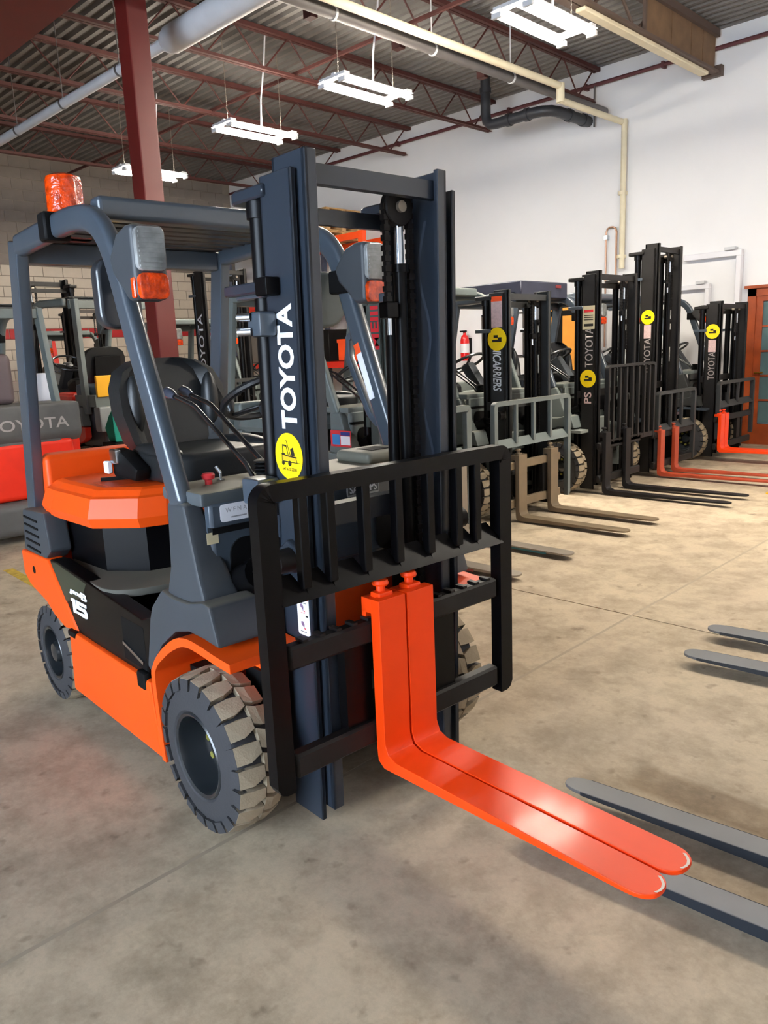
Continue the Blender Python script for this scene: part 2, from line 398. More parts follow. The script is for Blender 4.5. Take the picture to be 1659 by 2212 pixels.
p = tag(MB().tube([(-5.69, 8.5, 5.44), (-5.69, 8.5, 4.9), (-5.67, 8.5, 4.81), (-5.6, 8.5, 4.75), (-5.5, 8.5, 4.74), (-4.85, 8.5, 4.74), (-4.72, 8.53, 4.74), (-4.62, 8.62, 4.74), (-4.585, 8.75, 4.74), (-4.585, 9.59, 4.74)], .075, 14).build('drain_pipe', PIPEK),
        'black elbowed drain pipe dropping from the roof to the white wall', 'pipe')
for q in ((-5.3, 8.5, 4.74, 0), (-4.98, 8.5, 4.74, 0), (-4.585, 9.0, 4.74, 1), (-4.585, 9.4, 4.74, 1), (-5.69, 8.5, 5.2, 2)):
    MB().lathe([(.09, 0), (.09, .07)], 14, q[3], q[:3]).build('coupling', PIPEK, p)
# small pipes and white boxes on the white wall
p = tag(MB().tube([(-4.24, 9.55, 1.4), (-4.24, 9.55, 3.1), (-4.22, 9.55, 3.15), (-4.18, 9.55, 3.17), (-4.13, 9.55, 3.17), (-4.09, 9.55, 3.15), (-4.07, 9.55, 3.1), (-4.07, 9.55, 1.4)], .014, 8).build('copper_pipe', COPPER), 'thin copper pipe loop on the white wall', 'pipe')
MB().box(-4.27, -4.21, 9.53, 9.6, 3.0, 3.06).build('pipe_clip', CHROME, p)
p = tag(MB().box(-3.0, -2.2, 9.5, 9.58, 2.55, 2.63).box(-2.27, -2.2, 9.5, 9.58, 1.5, 2.55).bevel(.006, 1).build('cable_trunking', WHITE), 'white angled cable trunking on the wall left of the wooden door', 'trunking')
MB().box(-2.42, -2.28, 9.46, 9.58, 2.63, 2.67).build('junction_box', PIPEW, p, smooth=False)
p = tag(MB().box(-3.1, -2.62, 9.5, 9.58, 2.15, 2.22).box(-2.68, -2.62, 9.5, 9.58, 1.5, 2.15).bevel(.006, 1).build('cable_trunking', WHITE), 'shorter white cable trunking below the long one on the wall', 'trunking')
MB().box(-2.8, -2.68, 9.47, 9.58, 2.22, 2.26).build('junction_box', PIPEW, p, smooth=False)
# wooden door with glass panes
d = struct(MB().box(-2.1, -1.99, 9.53, 9.6, 0, 2.1).box(-1.16, -1.05, 9.53, 9.6, 0, 2.1).box(-2.1, -1.05, 9.53, 9.6, 2.0, 2.1).box(-2.14, -1.01, 9.5, 9.6, 2.1, 2.14).build('door_1', WOODDOOR, smooth=False))
MB().box(-1.99, -1.9, 9.545, 9.59, 0, 2.0).box(-1.25, -1.16, 9.545, 9.59, 0, 2.0).box(-1.9, -1.25, 9.545, 9.59, 1.93, 2.0).box(-1.9, -1.25, 9.545, 9.59, 0, .28).build('door_leaf', WOODDOOR, d, smooth=False)
for i in range(5):
    for k in range(2):
        MB().box(-1.9+.33*k, -1.58+.33*k, 9.565, 9.575, .29+i*.33, .6+i*.33).build('pane', GLASSD, d, smooth=False)
for i in range(1, 5): MB().box(-1.9, -1.25, 9.55, 9.585, .28+i*.33-.012, .28+i*.33+.012).build('glazing_bar', WOODDOOR, d, smooth=False)
MB().box(-1.588, -1.562, 9.55, 9.585, .28, 1.93).build('glazing_bar', WOODDOOR, d, smooth=False)
MB().cyl((-1.945, 9.545, .98), (-1.945, 9.5, .98), .014, 10).cyl((-1.95, 9.5, .98), (-1.84, 9.5, .985), .012, 10).build('handle', mat('brass', (214, 160, 60), .25, metal=1.), d)

# ceiling lights
TUBED = mat('tube_glow_dim', (255, 245, 228), .5, emit=TUBE_E*.4, var=0)  # same tubes with the glow turned down to keep the back wall darker
def light_fixture(x, y, label, z=4.3, tube=None):
    tube = tube or TUBE
    t = thing('ceiling_light', label, 'ceiling light', (x, y, z))
    MB().box(-.025, .025, -.5, .5, .03, .075).box(-.2, .2, -.52, -.44, .02, .05).box(-.2, .2, .44, .52, .02, .05).build('housing', PIPEW, t, smooth=False)
    for s in (-1, 1):
        MB().hexa([(s*.115, -.53, .022), (s*.215, -.53, .012), (s*.215, .53, .012), (s*.115, .53, .022), (s*.115, -.53, .03), (s*.215, -.53, .02), (s*.215, .53, .02), (s*.115, .53, .03)]).build('reflector', mat('reflector_white', (230, 232, 236), .4), t, smooth=False)
        for q in (.14, .185):
            MB().tube([(s*q, -.5, -.018), (s*q, .5, -.018)], .013, 8).build('tube', tube, t)
        for e in (-1, 1): MB().box(s*.16-.05, s*.16+.05, e*.515-.018, e*.515+.018, -.045, .0).bevel(.005, 1).build('lamp_holder', PIPEW, t)
        c = MB(); zz = .07
        while zz < H-z-.05:
            c.tube([(0, s*.42, zz), (0, s*.42, zz+.03)], .004, 5).tube([(-.006, s*.42, zz+.03), (.006, s*.42, zz+.045)], .004, 5); zz += .045
        c.build('chain', STEEL, t)
    MB().tube([(0, .1, .07), (.01, .11, .4), (.05, .16, .8), (.06, .2, H-z)], .011, 8).build('cord', WHITE, t)
    return t
light_fixture(-2.27, 4.87, 'hanging ceiling light nearest the brown girder, blazing white')
light_fixture(-4.57, 4.87, 'hanging twin-band ceiling light above the chain side of the mast')
light_fixture(-6.62, 4.87, 'hanging twin-band ceiling light just above the left mast rail top')
light_fixture(-9.4, 4.92, 'hanging twin-band ceiling light crossed by the dark red column', tube=TUBED)
light_fixture(.2, 4.87, 'hanging ceiling light just past the right side of the brown girder, outside the picture')
light_fixture(2.8, 4.87, 'hanging ceiling light at the far right end of the lit row, outside the picture')
# ------------------------------------------------------------------ forklift builder (local +X = the way the forks point)
TYRES = {}
def wheel_parts(root, c, R, wdt, side, key, spin=0., tread=True, nuts=True):
    """side -1: outer face looks to -Y.  wheel > tread, rim, hub, lug nuts"""
    k = R/.262; b = wdt
    pr = [(.135*k, .012), (.150*k, .0), (.20*k, .004), (.228*k, .014), (.238*k, .03), (.240*k, b/2), (.238*k, b-.03), (.228*k, b-.014), (.2*k, b-.004), (.15*k, b), (.135*k, b-.012)]
    wroot = None
    if key in TYRES:
        src = TYRES[key]; wroot = copy_obj(src, root, c)
        for ch in list(src.children): copy_obj(ch, wroot)
    else:
        wroot = MB().lathe(pr, 48, 1, closed=True).build('wheel', RUBBER, root)
        if tread:
            n = 22; t = MB(); lat = MB()
            def P(a, y, r): return (r*math.cos(a), y, r*math.sin(a))
            st = 2*math.pi/n
            for row in (0, 1):
                for i in range(n):
                    a0 = i*st + (0 if row == 0 else st*.42); g = .10*st
                    if row == 0: q = [(0, .006), (.0, b*.30), (.22, b*.54), (.72, b*.54), (.78, b*.30), (.78, .006)]
                    else: q = [(.0, b*.56), (-.16, b*.72), (-.16, b-.006), (.62, b-.006), (.62, b*.72), (.78, b*.56)]
                    lo, hi = [], []
                    for u, y in q:
                        a = a0 + u*st; drop = .010*k if (y < .02 or y > b-.02) else 0
                        lo.append(P(a, y, .232*k)); hi.append(P(a, y, .262*k-drop))
                    t.loft([lo, hi])
            t.build('tread', TREAD, wroot, smooth=False, kind='stuff')
            for i in range(n):
                a = i*st; e = .78*st
                lat.hexa([P(a, -.001, .214*k), P(a+e, -.001, .214*k), P(a+e, .03, .214*k), P(a, .03, .214*k), P(a, .005, .251*k), P(a+e, .005, .251*k), P(a+e, .03, .251*k), P(a, .03, .251*k)])
            lat.build('shoulder_lugs', RUBBER, wroot, smooth=False, kind='stuff')
        MB().lathe([(.138*k, .012), (.142*k, .004), (.137*k, .0), (.128*k, .004), (.124*k, .02), (.116*k, .085), (.10*k, .105), (.052*k, .103), (.048*k, .075), (.03*k, .068), (.001, .068)], 36, 1, caps=False).build('rim', RIM, wroot)
        if nuts:
            nb = None
            for i in range(8):
                a = 2*math.pi*i/8; q = (.076*k*math.cos(a), .102, .076*k*math.sin(a))
                if nb is None: nb = MB().cyl((0, 0, 0), (0, -.02, 0), .013, 6).build('lug_nut', mat('lug_nut_brass', (190, 186, 90), .35, metal=.8), wroot); nb.location = q
                else: copy_obj(nb, wroot, q)
        if key == 'rear': MB().lathe([(.05, .07), (.048, .02), (.04, .005), (.02, .0), (.001, -.002)], 20, 1).build('hub', RIM, wroot)
        TYRES[key] = wroot; wroot.location = c
    wroot.rotation_euler = (0, spin, 0 if side < 0 else math.pi)
    return wroot

def sticker(parent, o, r, ux, uy, small=False):
    s = decal('round_sticker', YELLOW, parent, o, ux, uy, circle(r, 40), .001)
    if small:
        P = [rect(-.5, -.25, .5, -.05), rect(-.35, .1, .1, .35), rect(.1, -.1, .5, .15)]
        for q in P: decal('pictogram', INK, s, o, ux, uy, [(x*r, y*r) for x, y in q], .0024, .0006)
        return s
    for q in ([(-.48,.12),(-.44,.12),(-.42,.5),(-.12,.48),(-.11,.40),(-.16,.40),(-.36,.43),(-.37,.12)], [(-.14,.70),(-.11,.70),(.16,.02),(.12,.02)], [(-.16,.42),(-.12,.42),(.0,.05),(-.04,.05)],
              [(.14,.30),(.34,.40),(.46,.06),(.22,.0)], [(-.52,.12),(-.30,.12),(-.22,.05),(.58,.0),(.58,-.06),(.0,-.02),(-.3,.02),(-.5,.05)],
              [(-.5,.12),(-.46,.12),(-.46,-.22),(-.5,-.22)], [(-.46,-.2),(.62,-.24),(.62,-.27),(-.46,-.25)], [(.52,-.0),(.62,-.25),(.58,-.25),(.49,-.0)], [(.62,-.24),(.92,-.26),(.92,-.275),(.62,-.265)]):
        decal('pictogram', INK, s, o, ux, uy, [(x*r, y*r) for x, y in q], .0024, .0006)
    for q in (rect(-.46, -.18, .5, .02),):
        decal('pictogram', mat('sticker_amber', (236, 176, 20), .5), s, o, ux, uy, [(x*r, y*r) for x, y in q], .0022, .0001)
    for cx, rr in ((-.42, .1), (.06, .12)): decal('pictogram', INK, s, o, ux, uy, [(x*r, y*r) for x, y in circle(rr, 16, cx, -.30)], .0026, .0006)
    U, V = Vector(ux), Vector(uy)
    text('647 632-2208', INK, s, Vector(o)+U*(-.5*r)+V*(-.62*r), U, V, r*1.05, r*.13, lift=.003, off=.01)
    return s

def instruction_label(parent, o, ux, uy, w, h, m=WHITE):
    l = decal('instruction_label', m, parent, o, ux, uy, rrect(w, h, .008, 3))
    decal('label_header', OPRINT, l, o, ux, uy, rect(-w/2+.002, h*.40, w/2-.002, h*.49), .0024, .0004)
    for x0, y0, x1, y1, mm in ((-.3, .31, .3, .325, INK), (-.2, .06, .15, .07, INKR), (-.3, -.42, .2, -.405, INK), (.2, -.02, .4, .02, INK)):
        decal('label_print', mm, l, o, ux, uy, rect(x0*w, y0*h, x1*w, y1*h), .0024, .0004)
    for cy in (.2, -.25):
        decal('label_print', mat('label_mauve', (120, 90, 120), .6), l, o, ux, uy, [(x*w, cy*h+y*h) for x, y in ((-.22,.08),(-.05,.1),(.05,.02),(.02,-.08),(-.08,-.02),(-.18,.0))], .0024, .0004)
        decal('label_print', INKR, l, o, ux, uy, [(x*w, cy*h+y*h) for x, y in ((-.05,-.08),(.2,-.10),(.12,-.06))], .0026, .0004)
    return l

def mast_parts(t, P):
    yc, hw, top, itop, m = P['yc'], P['hw'], P['top'], P['itop'], P['mast']
    K = P.get('lean', 0.)
    zb = P.get('zb', .05); rails = []
    for s in (-1, 1):
        a = lambda d: yc+s*(hw-d)
        o = lambda b, x0, x1, d0, d1, z0, z1: b.box(x0, x1, min(a(d0), a(d1)), max(a(d0), a(d1)), z0, z1)
        b = MB(); o(b, .17, .32, 0, .014, zb, top); o(b, .308, .32, .0, .017, zb, top); o(b, .17, .182, .0, .06, zb, top)
        if s > 0: b.xf(Matrix.Translation((0, P.get('ro', 0.), 0)))
        r = b.bevel(.003, 1).shear(K, 1.1).build('outer_rail', m, t); rails.append(r)
        b = MB(); o(b, .20, .352, .024, .037, zb+.04, itop); o(b, .334, .352, .024, .064, zb+.04, itop); o(b, .20, .216, .024, .06, zb+.04, itop)
        i = b.bevel(.003, 1).shear(K, 1.1).build('inner_rail', m, t)
        MB().cyl((.262, a(.023), top-.10), (.262, a(.0145), top-.10), .05, 18).shear(K, 1.1).build('rail_roller', IRON, r)
        # lift cylinder behind each rail, with its head bracket
        cx = .115
        cy = a(.035)
        c = MB().cyl((cx, cy, .25), (cx, cy, top-.08), .032, 14).cyl((cx, cy, top-.10), (cx, cy, top-.04), .04, 14).shear(K, 1.1).build('lift_cylinder', BLACK, t)
        MB().prism([(.02, a(-.0)-s*.0), (.02, a(.09)), (.05, a(.10)), (.2, a(.10)), (.2, a(-.012)), (.05, a(-.012))] if s > 0 else
                   [(.02, a(.09)), (.02, a(-.0)), (.05, a(-.012)), (.2, a(-.012)), (.2, a(.10)), (.05, a(.10))], 2, top-.055, top-.02).bevel(.006, 1).shear(K, 1.1).build('head_bracket', m, c)
        MB().box(.03, .19, min(a(-.012), a(.03)), max(a(-.012), a(.03)), top-.32, top-.29).bevel(.003, 1).shear(K, 1.1).build('cylinder_clamp', GREY, c)
    MB().box(.30, .33, yc-hw+.036, yc+hw-.036, itop-.082, itop-.03).shear(K, 1.1).build('mast_crossbar', m, t, smooth=False)
    MB().box(.15, .17, yc-hw+.05, yc+hw-.05, top-.11, top-.065).shear(K, 1.1).build('mast_crossbar', m, t, smooth=False)
    for z in (.95, .35): MB().box(.13, .18, yc-hw+.0, yc+hw-.0, z, z+.07).build('mast_crossbar', m, t, smooth=False)
    return rails

def chain_strand(t, x, y, z0, z1, s=1):
    b = MB(); z = z0; k = 0
    while z < z1:
        if k % 2 == 0: b.box(x-.009, x+.009, y-.012, y+.012, z, z+.017)
        else: b.box(x-.007, x+.007, y-.007, y+.007, z, z+.014)
        z += .015; k += 1
    return b.build('lift_chain', IRON, t, smooth=False, kind='stuff')

def fork(t, y0, y1, m, zt, ln, ztop, x=.41, th=.04, pin=True, side=None):
    n = 12; wd = y1-y0; yc = (y0+y1)/2
    prof = []                                        # along the fork: (x, z) of the upper/front face and lower/back face
    up = [(x+th, ztop), (x+th, zt+.045), (x+th+.013, zt+.013), (x+th+.045, zt)]
    lo = [(x, ztop), (x, zt+.02), (x+.004, zt-th+.02), (x+.03, zt-th)]
    for i in range(1, 9):
        u = i/8; up.append((x+th+.045+(ln-.045)*u*.93, zt)); lo.append((x+.03+(ln+th-.03)*u*.93, zt-th+(th-.014)*min(1, u*1.02)))
    rings = [[(a[0], y0, a[1]), (a[0], y1, a[1]), (b[0], y1, b[1]), (b[0], y0, b[1])] for a, b in zip(up, lo)]
    xe = up[-1][0]; xt = x+th+ln
    for i in range(1, 7):
        ang = math.pi/2*i/6.3; h = wd/2*math.cos(ang)**.8; xx = xe+(xt-xe)*math.sin(ang)
        rings.append([(xx, yc-h, zt), (xx, yc+h, zt), (xx, yc+h, zt-.013), (xx, yc-h, zt-.013)])
    b = MB().loft(rings)
    b.box(x-.05, x+.002, y0+.006, y1-.006, ztop-.05, ztop-.004).box(x-.05, x-.03, y0+.006, y1-.006, ztop-.09, ztop-.04)
    o = b.bevel(.006, 2, 40).build('fork', m, t)
    if pin:
        MB().lathe([(.014, 0), (.014, .03), (.012, .034), (.024, .036), (.026, .042), (.022, .052), (.001, .054)], 16, 2, (x-.012, yc, ztop-.006)).build('fork_pin', m, o)
        MB().box(x-.03, x+.015, yc-.028, yc+.028, ztop-.008, ztop+.012).bevel(.006, 2).build('fork_latch', m, o)
    return o

def backrest(t, y0, y1, z0, z1, zl, bars, m, x=.409, pw=.06, dp=.045, tabs=True, bw=.03, name='load_backrest'):
    fr = MB()
    r = .05; path = []
    # outer frame: two posts and a top rail with rounded corners
    def ring(y, z, ny, nz, wdt): return [(x, y, z), (x, y-ny*wdt, z-nz*wdt), (x-dp, y-ny*wdt, z-nz*wdt), (x-dp, y, z)]
    rings = [ring(y0, z0+.03, -1, 0, pw), ring(y0, z1-r, -1, 0, pw)]
    for k in range(1, 6):
        a = math.pi/2*k/6; rings.append(ring(y0+r-r*math.cos(a), z1-r+r*math.sin(a), -math.cos(a), math.sin(a), pw))
    rings += [ring(y0+r, z1, 0, 1, pw*.8), ring(y1-r, z1, 0, 1, pw*.8)]
    for k in range(1, 6):
        a = math.pi/2*(1-k/6); rings.append(ring(y1-r+r*math.cos(a), z1-r+r*math.sin(a), math.cos(a), math.sin(a), pw))
    rings += [ring(y1, z1-r, 1, 0, pw), ring(y1, z0+.03, 1, 0, pw)]
    fr.loft(rings)
    for y, s in ((y0, 1), (y1, -1)):
        fr.prism([(y, z0+.03), (y+s*.012, z0+.008), (y+s*.03, z0), (y+s*pw, z0), (y+s*pw, z0+.03)], 0, x-dp, x)
    o = fr.build(name, m, t)
    for y in bars:
        MB().box(x-.034, x-.002, y-bw/2, y+bw/2, zl-.02, z1-.03).bevel(.003, 1).build('backrest_bar', m, o)
    ys = [y0+pw-.005]+list(bars)+[y1-pw+.005]
    if tabs:
        for a, b_ in zip(ys, ys[1:]):
            MB().hexa([(x-.005, a, zl-.05), (x+.006, a, zl-.05), (x+.006, b_+.008, zl-.05), (x-.005, b_+.008, zl-.05),
                       (x-.05, a+.004, zl+.015), (x-.044, a+.004, zl+.022), (x-.044, b_-.028, zl+.022), (x-.05, b_-.028, zl+.015)]).build('sill_tab', m, o, smooth=False)
    else:
        MB().box(x-.04, x-.004, y0+pw-.005, y1-pw+.005, zl-.04, zl+.01).build('lower_rail', m, o, smooth=False)
    return o

def forklift(name, label, loc, rz, P, group=None):
    t = thing(name, label, 'forklift', loc, rz, group)
    body, gd, m, main = P['body'], P['guard'], P['mast'], P.get('main', False)
    # ---- chassis
    MB().box(-1.62, .05, -.42, .42, .16, .46).build('chassis', BLACKM, t, smooth=False)
    for s in (-1, 1):
        ya, yb = (-.55, -.47) if s < 0 else (.47, .55)
        MB().prism([(-1.06, .42), (-.30, .42), (-.262, .146), (-1.085, .146)], 1, ya, yb).bevel(.014, 2).build('side_panel', body, t)
        MB().prism([(-1.6, .67), (-1.25, .685), (-.985, .425), (-1.134, .405), (-1.246, .432), (-1.335, .475), (-1.49, .505), (-1.54, .52), (-1.6, .56)], 1, ya+.012*(s < 0), yb-.012*(s > 0)).bevel(.006, 1).build('rear_fender', body, t)
        sc_ = MB().prism([(-1.24, .684), (-1.154, .691), (-.71, .655), (-.352, .628), (-.262, .655), (-.335, .467), (-.335, .43), (-.43, .418), (-.979, .418)], 1, ya+.018*(s < 0)-.001, yb-.018*(s > 0)+.001).bevel(.006, 2).build('side_cover', P.get('cover', BLACK), t)
        if main and s < 0:
            MB().prism([(-1.225, .675), (-1.155, .682), (-.84, .655), (-.90, .585), (-1.09, .53)], 1, -.5338, -.5325).build('green_panel', GREENP, sc_, smooth=False)
            MB().bar([(-.52, -.537, .505), (-.36, -.537, .468)], .008, .012, (0, 1, 0)).build('pull_bar', CHROME, sc_)
            MB().box(-.53, -.345, -.5335, -.531, .44, .60).build('hatch', BLACKM, sc_, smooth=False)
            MB().box(-.40, -.33, -.556, -.52, .375, .44).bevel(.012, 2).build('latch', BLACKM, sc_)
            MB().box(-1.06, -.985, -.556, -.52, .395, .425).bevel(.01, 2).build('latch', BLACKM, sc_)
            one = [(-1.0248,.561),(-1.0139,.5638),(-.977,.5643),(-.9747,.5052),(-.9826,.5033),(-1.0122,.5026),(-1.0121,.5471),(-1.0284,.5502)]
            five = [(-.9687,.5638),(-.8585,.5654),(-.8602,.5526),(-.8678,.5504),(-.9387,.5488),(-.9288,.5426),(-.8789,.5447),(-.8662,.5411),(-.8581,.5301),(-.8554,.5206),(-.8585,.5106),(-.8678,.5065),(-.885,.5033),(-.9722,.5053),(-.9724,.5157),(-.8889,.5206),(-.8862,.5217),(-.8981,.5282),(-.9704,.5256),(-.9743,.5285)]
            for q in (one, five): decal('lettering', LETTER, sc_, (0, -.5342, 0), (1, 0, 0), (0, 0, 1), q, .001, .0008)
            text('gene', LETTER, sc_, (-1.034, -.5342, .5775), (1, 0, 0), (.15, 0, 1), .125, .024, off=.05, lift=.001, italic=.2)
            text('B', LETTER, sc_, (-.91, -.5342, .577), (1, 0, 0), (0, 0, 1), .064, .032, off=.05, lift=.001)
            MB().cyl((-1.45, -.539, .60), (-1.45, -.52, .60), .018, 16).build('tie_down_hole', BLACKM, t)
        # front fender: a lipped arch over the tyre that ends in a flat front edge
        arch = [(-.262, .146), (-.28, .426), (-.262, .49), (-.20, .555), (-.09, .628), (0, .655), (.09, .655), (.18, .648), (.262, .645)]
        arch = smooth_path(arch, 4); b = MB(); rings = []
        for i, (x, z) in enumerate(arch):
            x2, z2 = (x+.028*min(1, max(0, (20-i)/8)), z-.028*min(1, max(0, (i-8)/8)))
            rings.append([(x, s*.55, z), (x2, s*.55, z2), (x2, s*.30, z2), (x, s*.30, z)])
        b.loft(rings); b.build('front_fender', body, t)
        MB().box(-.27, .2, s*.335-.012, s*.335+.012, .2, .645).build('inner_wheel_panel', body, t, smooth=False)
        # cowl and guard pillar
        lowc = [(-.165, .775), (-.25, .70), (-.275, .655), (-.335, .465), (-.29, .44), (-.262, .51), (-.20, .575), (-.09, .648), (0, .672), (.09, .672), (.185, .664), (.145, .785), (.10, .79), (.0, .765), (-.1, .762)]
        lo = MB().prism(lowc, 1, s*.538, s*.37).bevel(.012, 2, 35).build('pillar_cowl', P.get('cowl', DGREY), t)
        f = lambda x, y, z: (x, s*y, z)
        MB().loft([[f(-.155, .525, .755), f(.10, .52, .755), f(.10, .385, .755), f(-.12, .37, .755)],
                   [f(-.135, .515, .85), f(.045, .51, .85), f(.045, .40, .85), f(-.11, .385, .85)],
                   [f(-.155, .495, 1.06), f(-.048, .49, 1.06), f(-.048, .425, 1.06), f(-.145, .42, 1.06)]]).bevel(.016, 2).build('cowl_column', P.get('cowl', DGREY), lo)
        pth = [(-.10, 1.04), (-.345, 1.66), (-.385, 1.77), (-.43, 1.86), (-.49, 1.925), (-.57, 1.963), (-.67, 1.978), (-.82, 1.982), (-1.31, 1.965)]
        pth = [(x, s*.465, z) for x, z in [pth[0]]+smooth_path(pth[1:], 3)]
        MB().bar(pth, .055, .085, (0, 1, 0)).bevel(.02, 3, 50).build('front_pillar', gd, t)
        MB().bar([(-1.55, s*.465, .8), (P.get('rt', -1.325), s*.465, 1.985)], .05, .10, (0, 1, 0)).bevel(.008, 2).build('rear_pillar', gd, t)
        v = MB().prism([(-1.52, .87), (-1.24, .885), (-1.21, .72), (-1.28, .675), (-1.56, .675)], 1, s*.535, s*.44).bevel(.012, 2).build('vent_cover', P.get('cowl', DGREY), t)
        if main and s < 0:
            for k in range(5): MB().hexa([(-1.50, -.5395, .70+k*.034), (-1.33, -.5395, .695+k*.034), (-1.33, -.53, .695+k*.034), (-1.50, -.53, .70+k*.034), (-1.50, -.5395, .708+k*.034), (-1.33, -.5395, .703+k*.034), (-1.33, -.53, .703+k*.034), (-1.50, -.53, .708+k*.034)]).build('vent_slot', BLACKM, v, smooth=False)
        # headlight on a bracket in front of the pillar
        hx, hy, hz = -.18, s*.45, 1.78
        h = MB().prism([(hx-.19, hz+.03), (hx-.12, hz+.10), (hx-.06, hz+.115), (hx-.005, hz+.115), (hx-.005, hz-.105), (hx-.07, hz-.11), (hx-.11, hz-.07), (hx-.17, hz-.02)], 1, hy-.055, hy+.055).bevel(.018, 3, 40).build('headlight', P.get('cowl', DGREY), t)
        lens = MB(); 
        lens.prism(rrect(.096, .13, .02, 4, hy, hz+.042), 0, hx-.02, hx+.008).bevel(.006, 2, 60)
        for k in range(8): lens.box(hx+.006, hx+.011, hy-.04, hy+.04, hz-.012+k*.014, hz-.006+k*.014)
        lens.build('clear_lens', CLEAR, h)
        MB().prism(rrect(.096, .078, .02, 4, hy, hz-.066), 0, hx-.02, hx+.01).bevel(.006, 2, 60).build('amber_lens', AMBER, h)
        MB().box(hx-.035, hx-.012, hy-s*.002+s*.05, hy+s*.058, hz-.10, hz-.04).bevel(.003, 1).build('side_reflector', AMBER, h)
        MB().box(hx-.26, hx-.08, hy-.03, hy+.02, hz-.06, hz+.03).bevel(.01, 2).build('lamp_bracket', BLACKM, h)
    # ---- compartment
    MB().prism([(-1.24, -.525), (-.70, -.525), (-.64, -.50), (-.59, -.44), (-.56, -.32), (-.56, .525), (-1.24, .525)], 2, .635, .665).bevel(.006, 2).build('floor_plate', mat('floor_mat', (84, 82, 74), .8, dust=.5, dcol=(108, 104, 90), var=.12), t)
    MB().box(-.62, -.30, -.5, .5, .49, .565).build('step', BLACKM, t, smooth=False)
    for k in range(4): MB().box(-.58+k*.068, -.535+k*.068, -.49, -.30, .565, .571).build('step_ridge', mat('step_dusty', (128, 118, 96), .85), t, smooth=False)
    MB().prism([(-1.26, -.43), (-.93, -.41), (-.79, -.29), (-.76, -.1), (-.76, .1), (-.79, .29), (-.93, .41), (-1.26, .43)], 2, .66, .9).build('battery_side', P.get('cover', BLACK), t, smooth=False)
    hood = [(-1.30, -.515), (-1.17, -.522), (-.81, -.508), (-.66, -.376), (-.632, -.27), (-.632, .27), (-.66, .376), (-.81, .508), (-1.17, .522), (-1.30, .515)]
    cx, cy = -1.0, 0
    def off(k, z, dx=0): return [(cx+(x-cx)*k+dx, cy+(y-cy)*k, z) for x, y in hood]
    hd = MB().loft([off(.965, .872), off(1., .912), off(.955, .985), off(.925, .992), off(.88, 1.012), off(.84, 1.02)]).build('battery_cover', body, t, smooth=False)
    if main:
        MB().box(-1.0, -.82, -.40, -.25, 1.0165, 1.0215).bevel(.001, 1).build('handle_recess', mat('recess_shade_orange', (216, 70, 14), .5), hd)  # thin flat pad; the shade of the recess is put into its darker orange
        MB().bar([(-.99, -.37, 1.026), (-.93, -.24, 1.026)], .02, .008, (0, 0, 1)).build('handle', BLACKM, hd)
    cw = MB().loft([[(-1.35, -.46, .45), (-1.35, .46, .45), (-1.68, .36, .4), (-1.68, -.36, .4)], [(-1.33, -.475, .8), (-1.33, .475, .8), (-1.74, .38, .8), (-1.74, -.38, .8)],
                    [(-1.33, -.475, 1.115), (-1.33, .475, 1.115), (-1.66, .38, 1.09), (-1.66, -.38, 1.09)]]).bevel(.03, 3).build('counterweight', P.get('cw', body), t)
    if P.get('cwtext'):
        MB().box(-1.75, -1.69, -.47, .47, .62, .98).bevel(.03, 2).build('rear_panel', P['cwpanel'], cw)
        text(P['cwtext'], P.get('cwletter', LETTERG), cw, (-1.7525, .40, .72), (0, -1, 0), (0, 0, 1), .80, .10, off=.01)
    # seat
    sx = -1.06
    st = MB().prism(rrect(.46, .5, .09, 5, sx+.26, 0), 2, 1.02, 1.14).bevel(.03, 3, 50).build('seat', VINYL, t)
    def br(z, w, d): 
        return [(sx-d+.02*(1-abs(q))*0+(-.03 if abs(q) < .6 else .03)*1.0*(1 if k else 1), q*w, z) for k, q in enumerate((-1, -.8, -.55, 0, .55, .8, 1))]
    rings = []
    for z, wd_, dx in ((1.10, .18, .06), (1.16, .222, .05), (1.28, .245, .02), (1.38, .24, -.005), (1.45, .208, -.025), (1.49, .14, -.04), (1.503, .06, -.045)):
        fr_ = [(sx+dx+(.045 if abs(q) > .7 else .0), q*wd_, z) for q in (-1, -.86, -.66, -.5, 0, .5, .66, .86, 1)]
        bk_ = [(sx+dx-.10+.03*abs(q), q*wd_, z) for q in (1, .6, 0, -.6, -1)]
        rings.append(fr_+bk_)
    b = MB().loft(rings); bk = b.bevel(.012, 2, 45).build('backrest', VINYL, st)
    for s in (-1, 1):
        MB().sphere((sx+.035, s*.175, 1.31), 1, (.042, .038, .125), 14, 12).build('bolster', VINYL, bk)
        MB().sphere((sx+.26, s*.2, 1.135), 1, (.2, .045, .035), 14, 10).build('seat_bolster', VINYL, st)
        MB().prism([(sx+.06, 1.03), (sx+.27, 1.03), (sx+.30, 1.08), (sx+.16, 1.14), (sx+.06, 1.15)], 1, s*.245, s*.315).bevel(.018, 2).build('hip_restraint', BLACKM, st)
    if main:
        MB().box(sx+.08, sx+.15, -.33, -.305, 1.09, 1.15).bevel(.008, 2).xf(Matrix.Translation((0, 0, 0))).build('belt_buckle', CHROME, st)
        MB().box(sx+.05, sx+.09, -.345, -.322, 1.05, 1.10).bevel(.004, 1).build('belt_tag', WHITE, st)
    MB().bar([(sx-.09, 0, 1.07), (sx-.13, 0, 1.40)], .3, .02, (0, 1, 0)).build('seat_frame', BLACKM, st, smooth=False)
    # dash, wheel, levers
    da = MB().box(-.24, .02, -.465, .465, 1.05, 1.095).bevel(.012, 2).build('dashboard', P.get('dash', DASH), t)
    MB().box(-.02, .025, -.44, .44, .78, 1.06).bevel(.01, 1).build('front_plate', P.get('front', GREY), t)
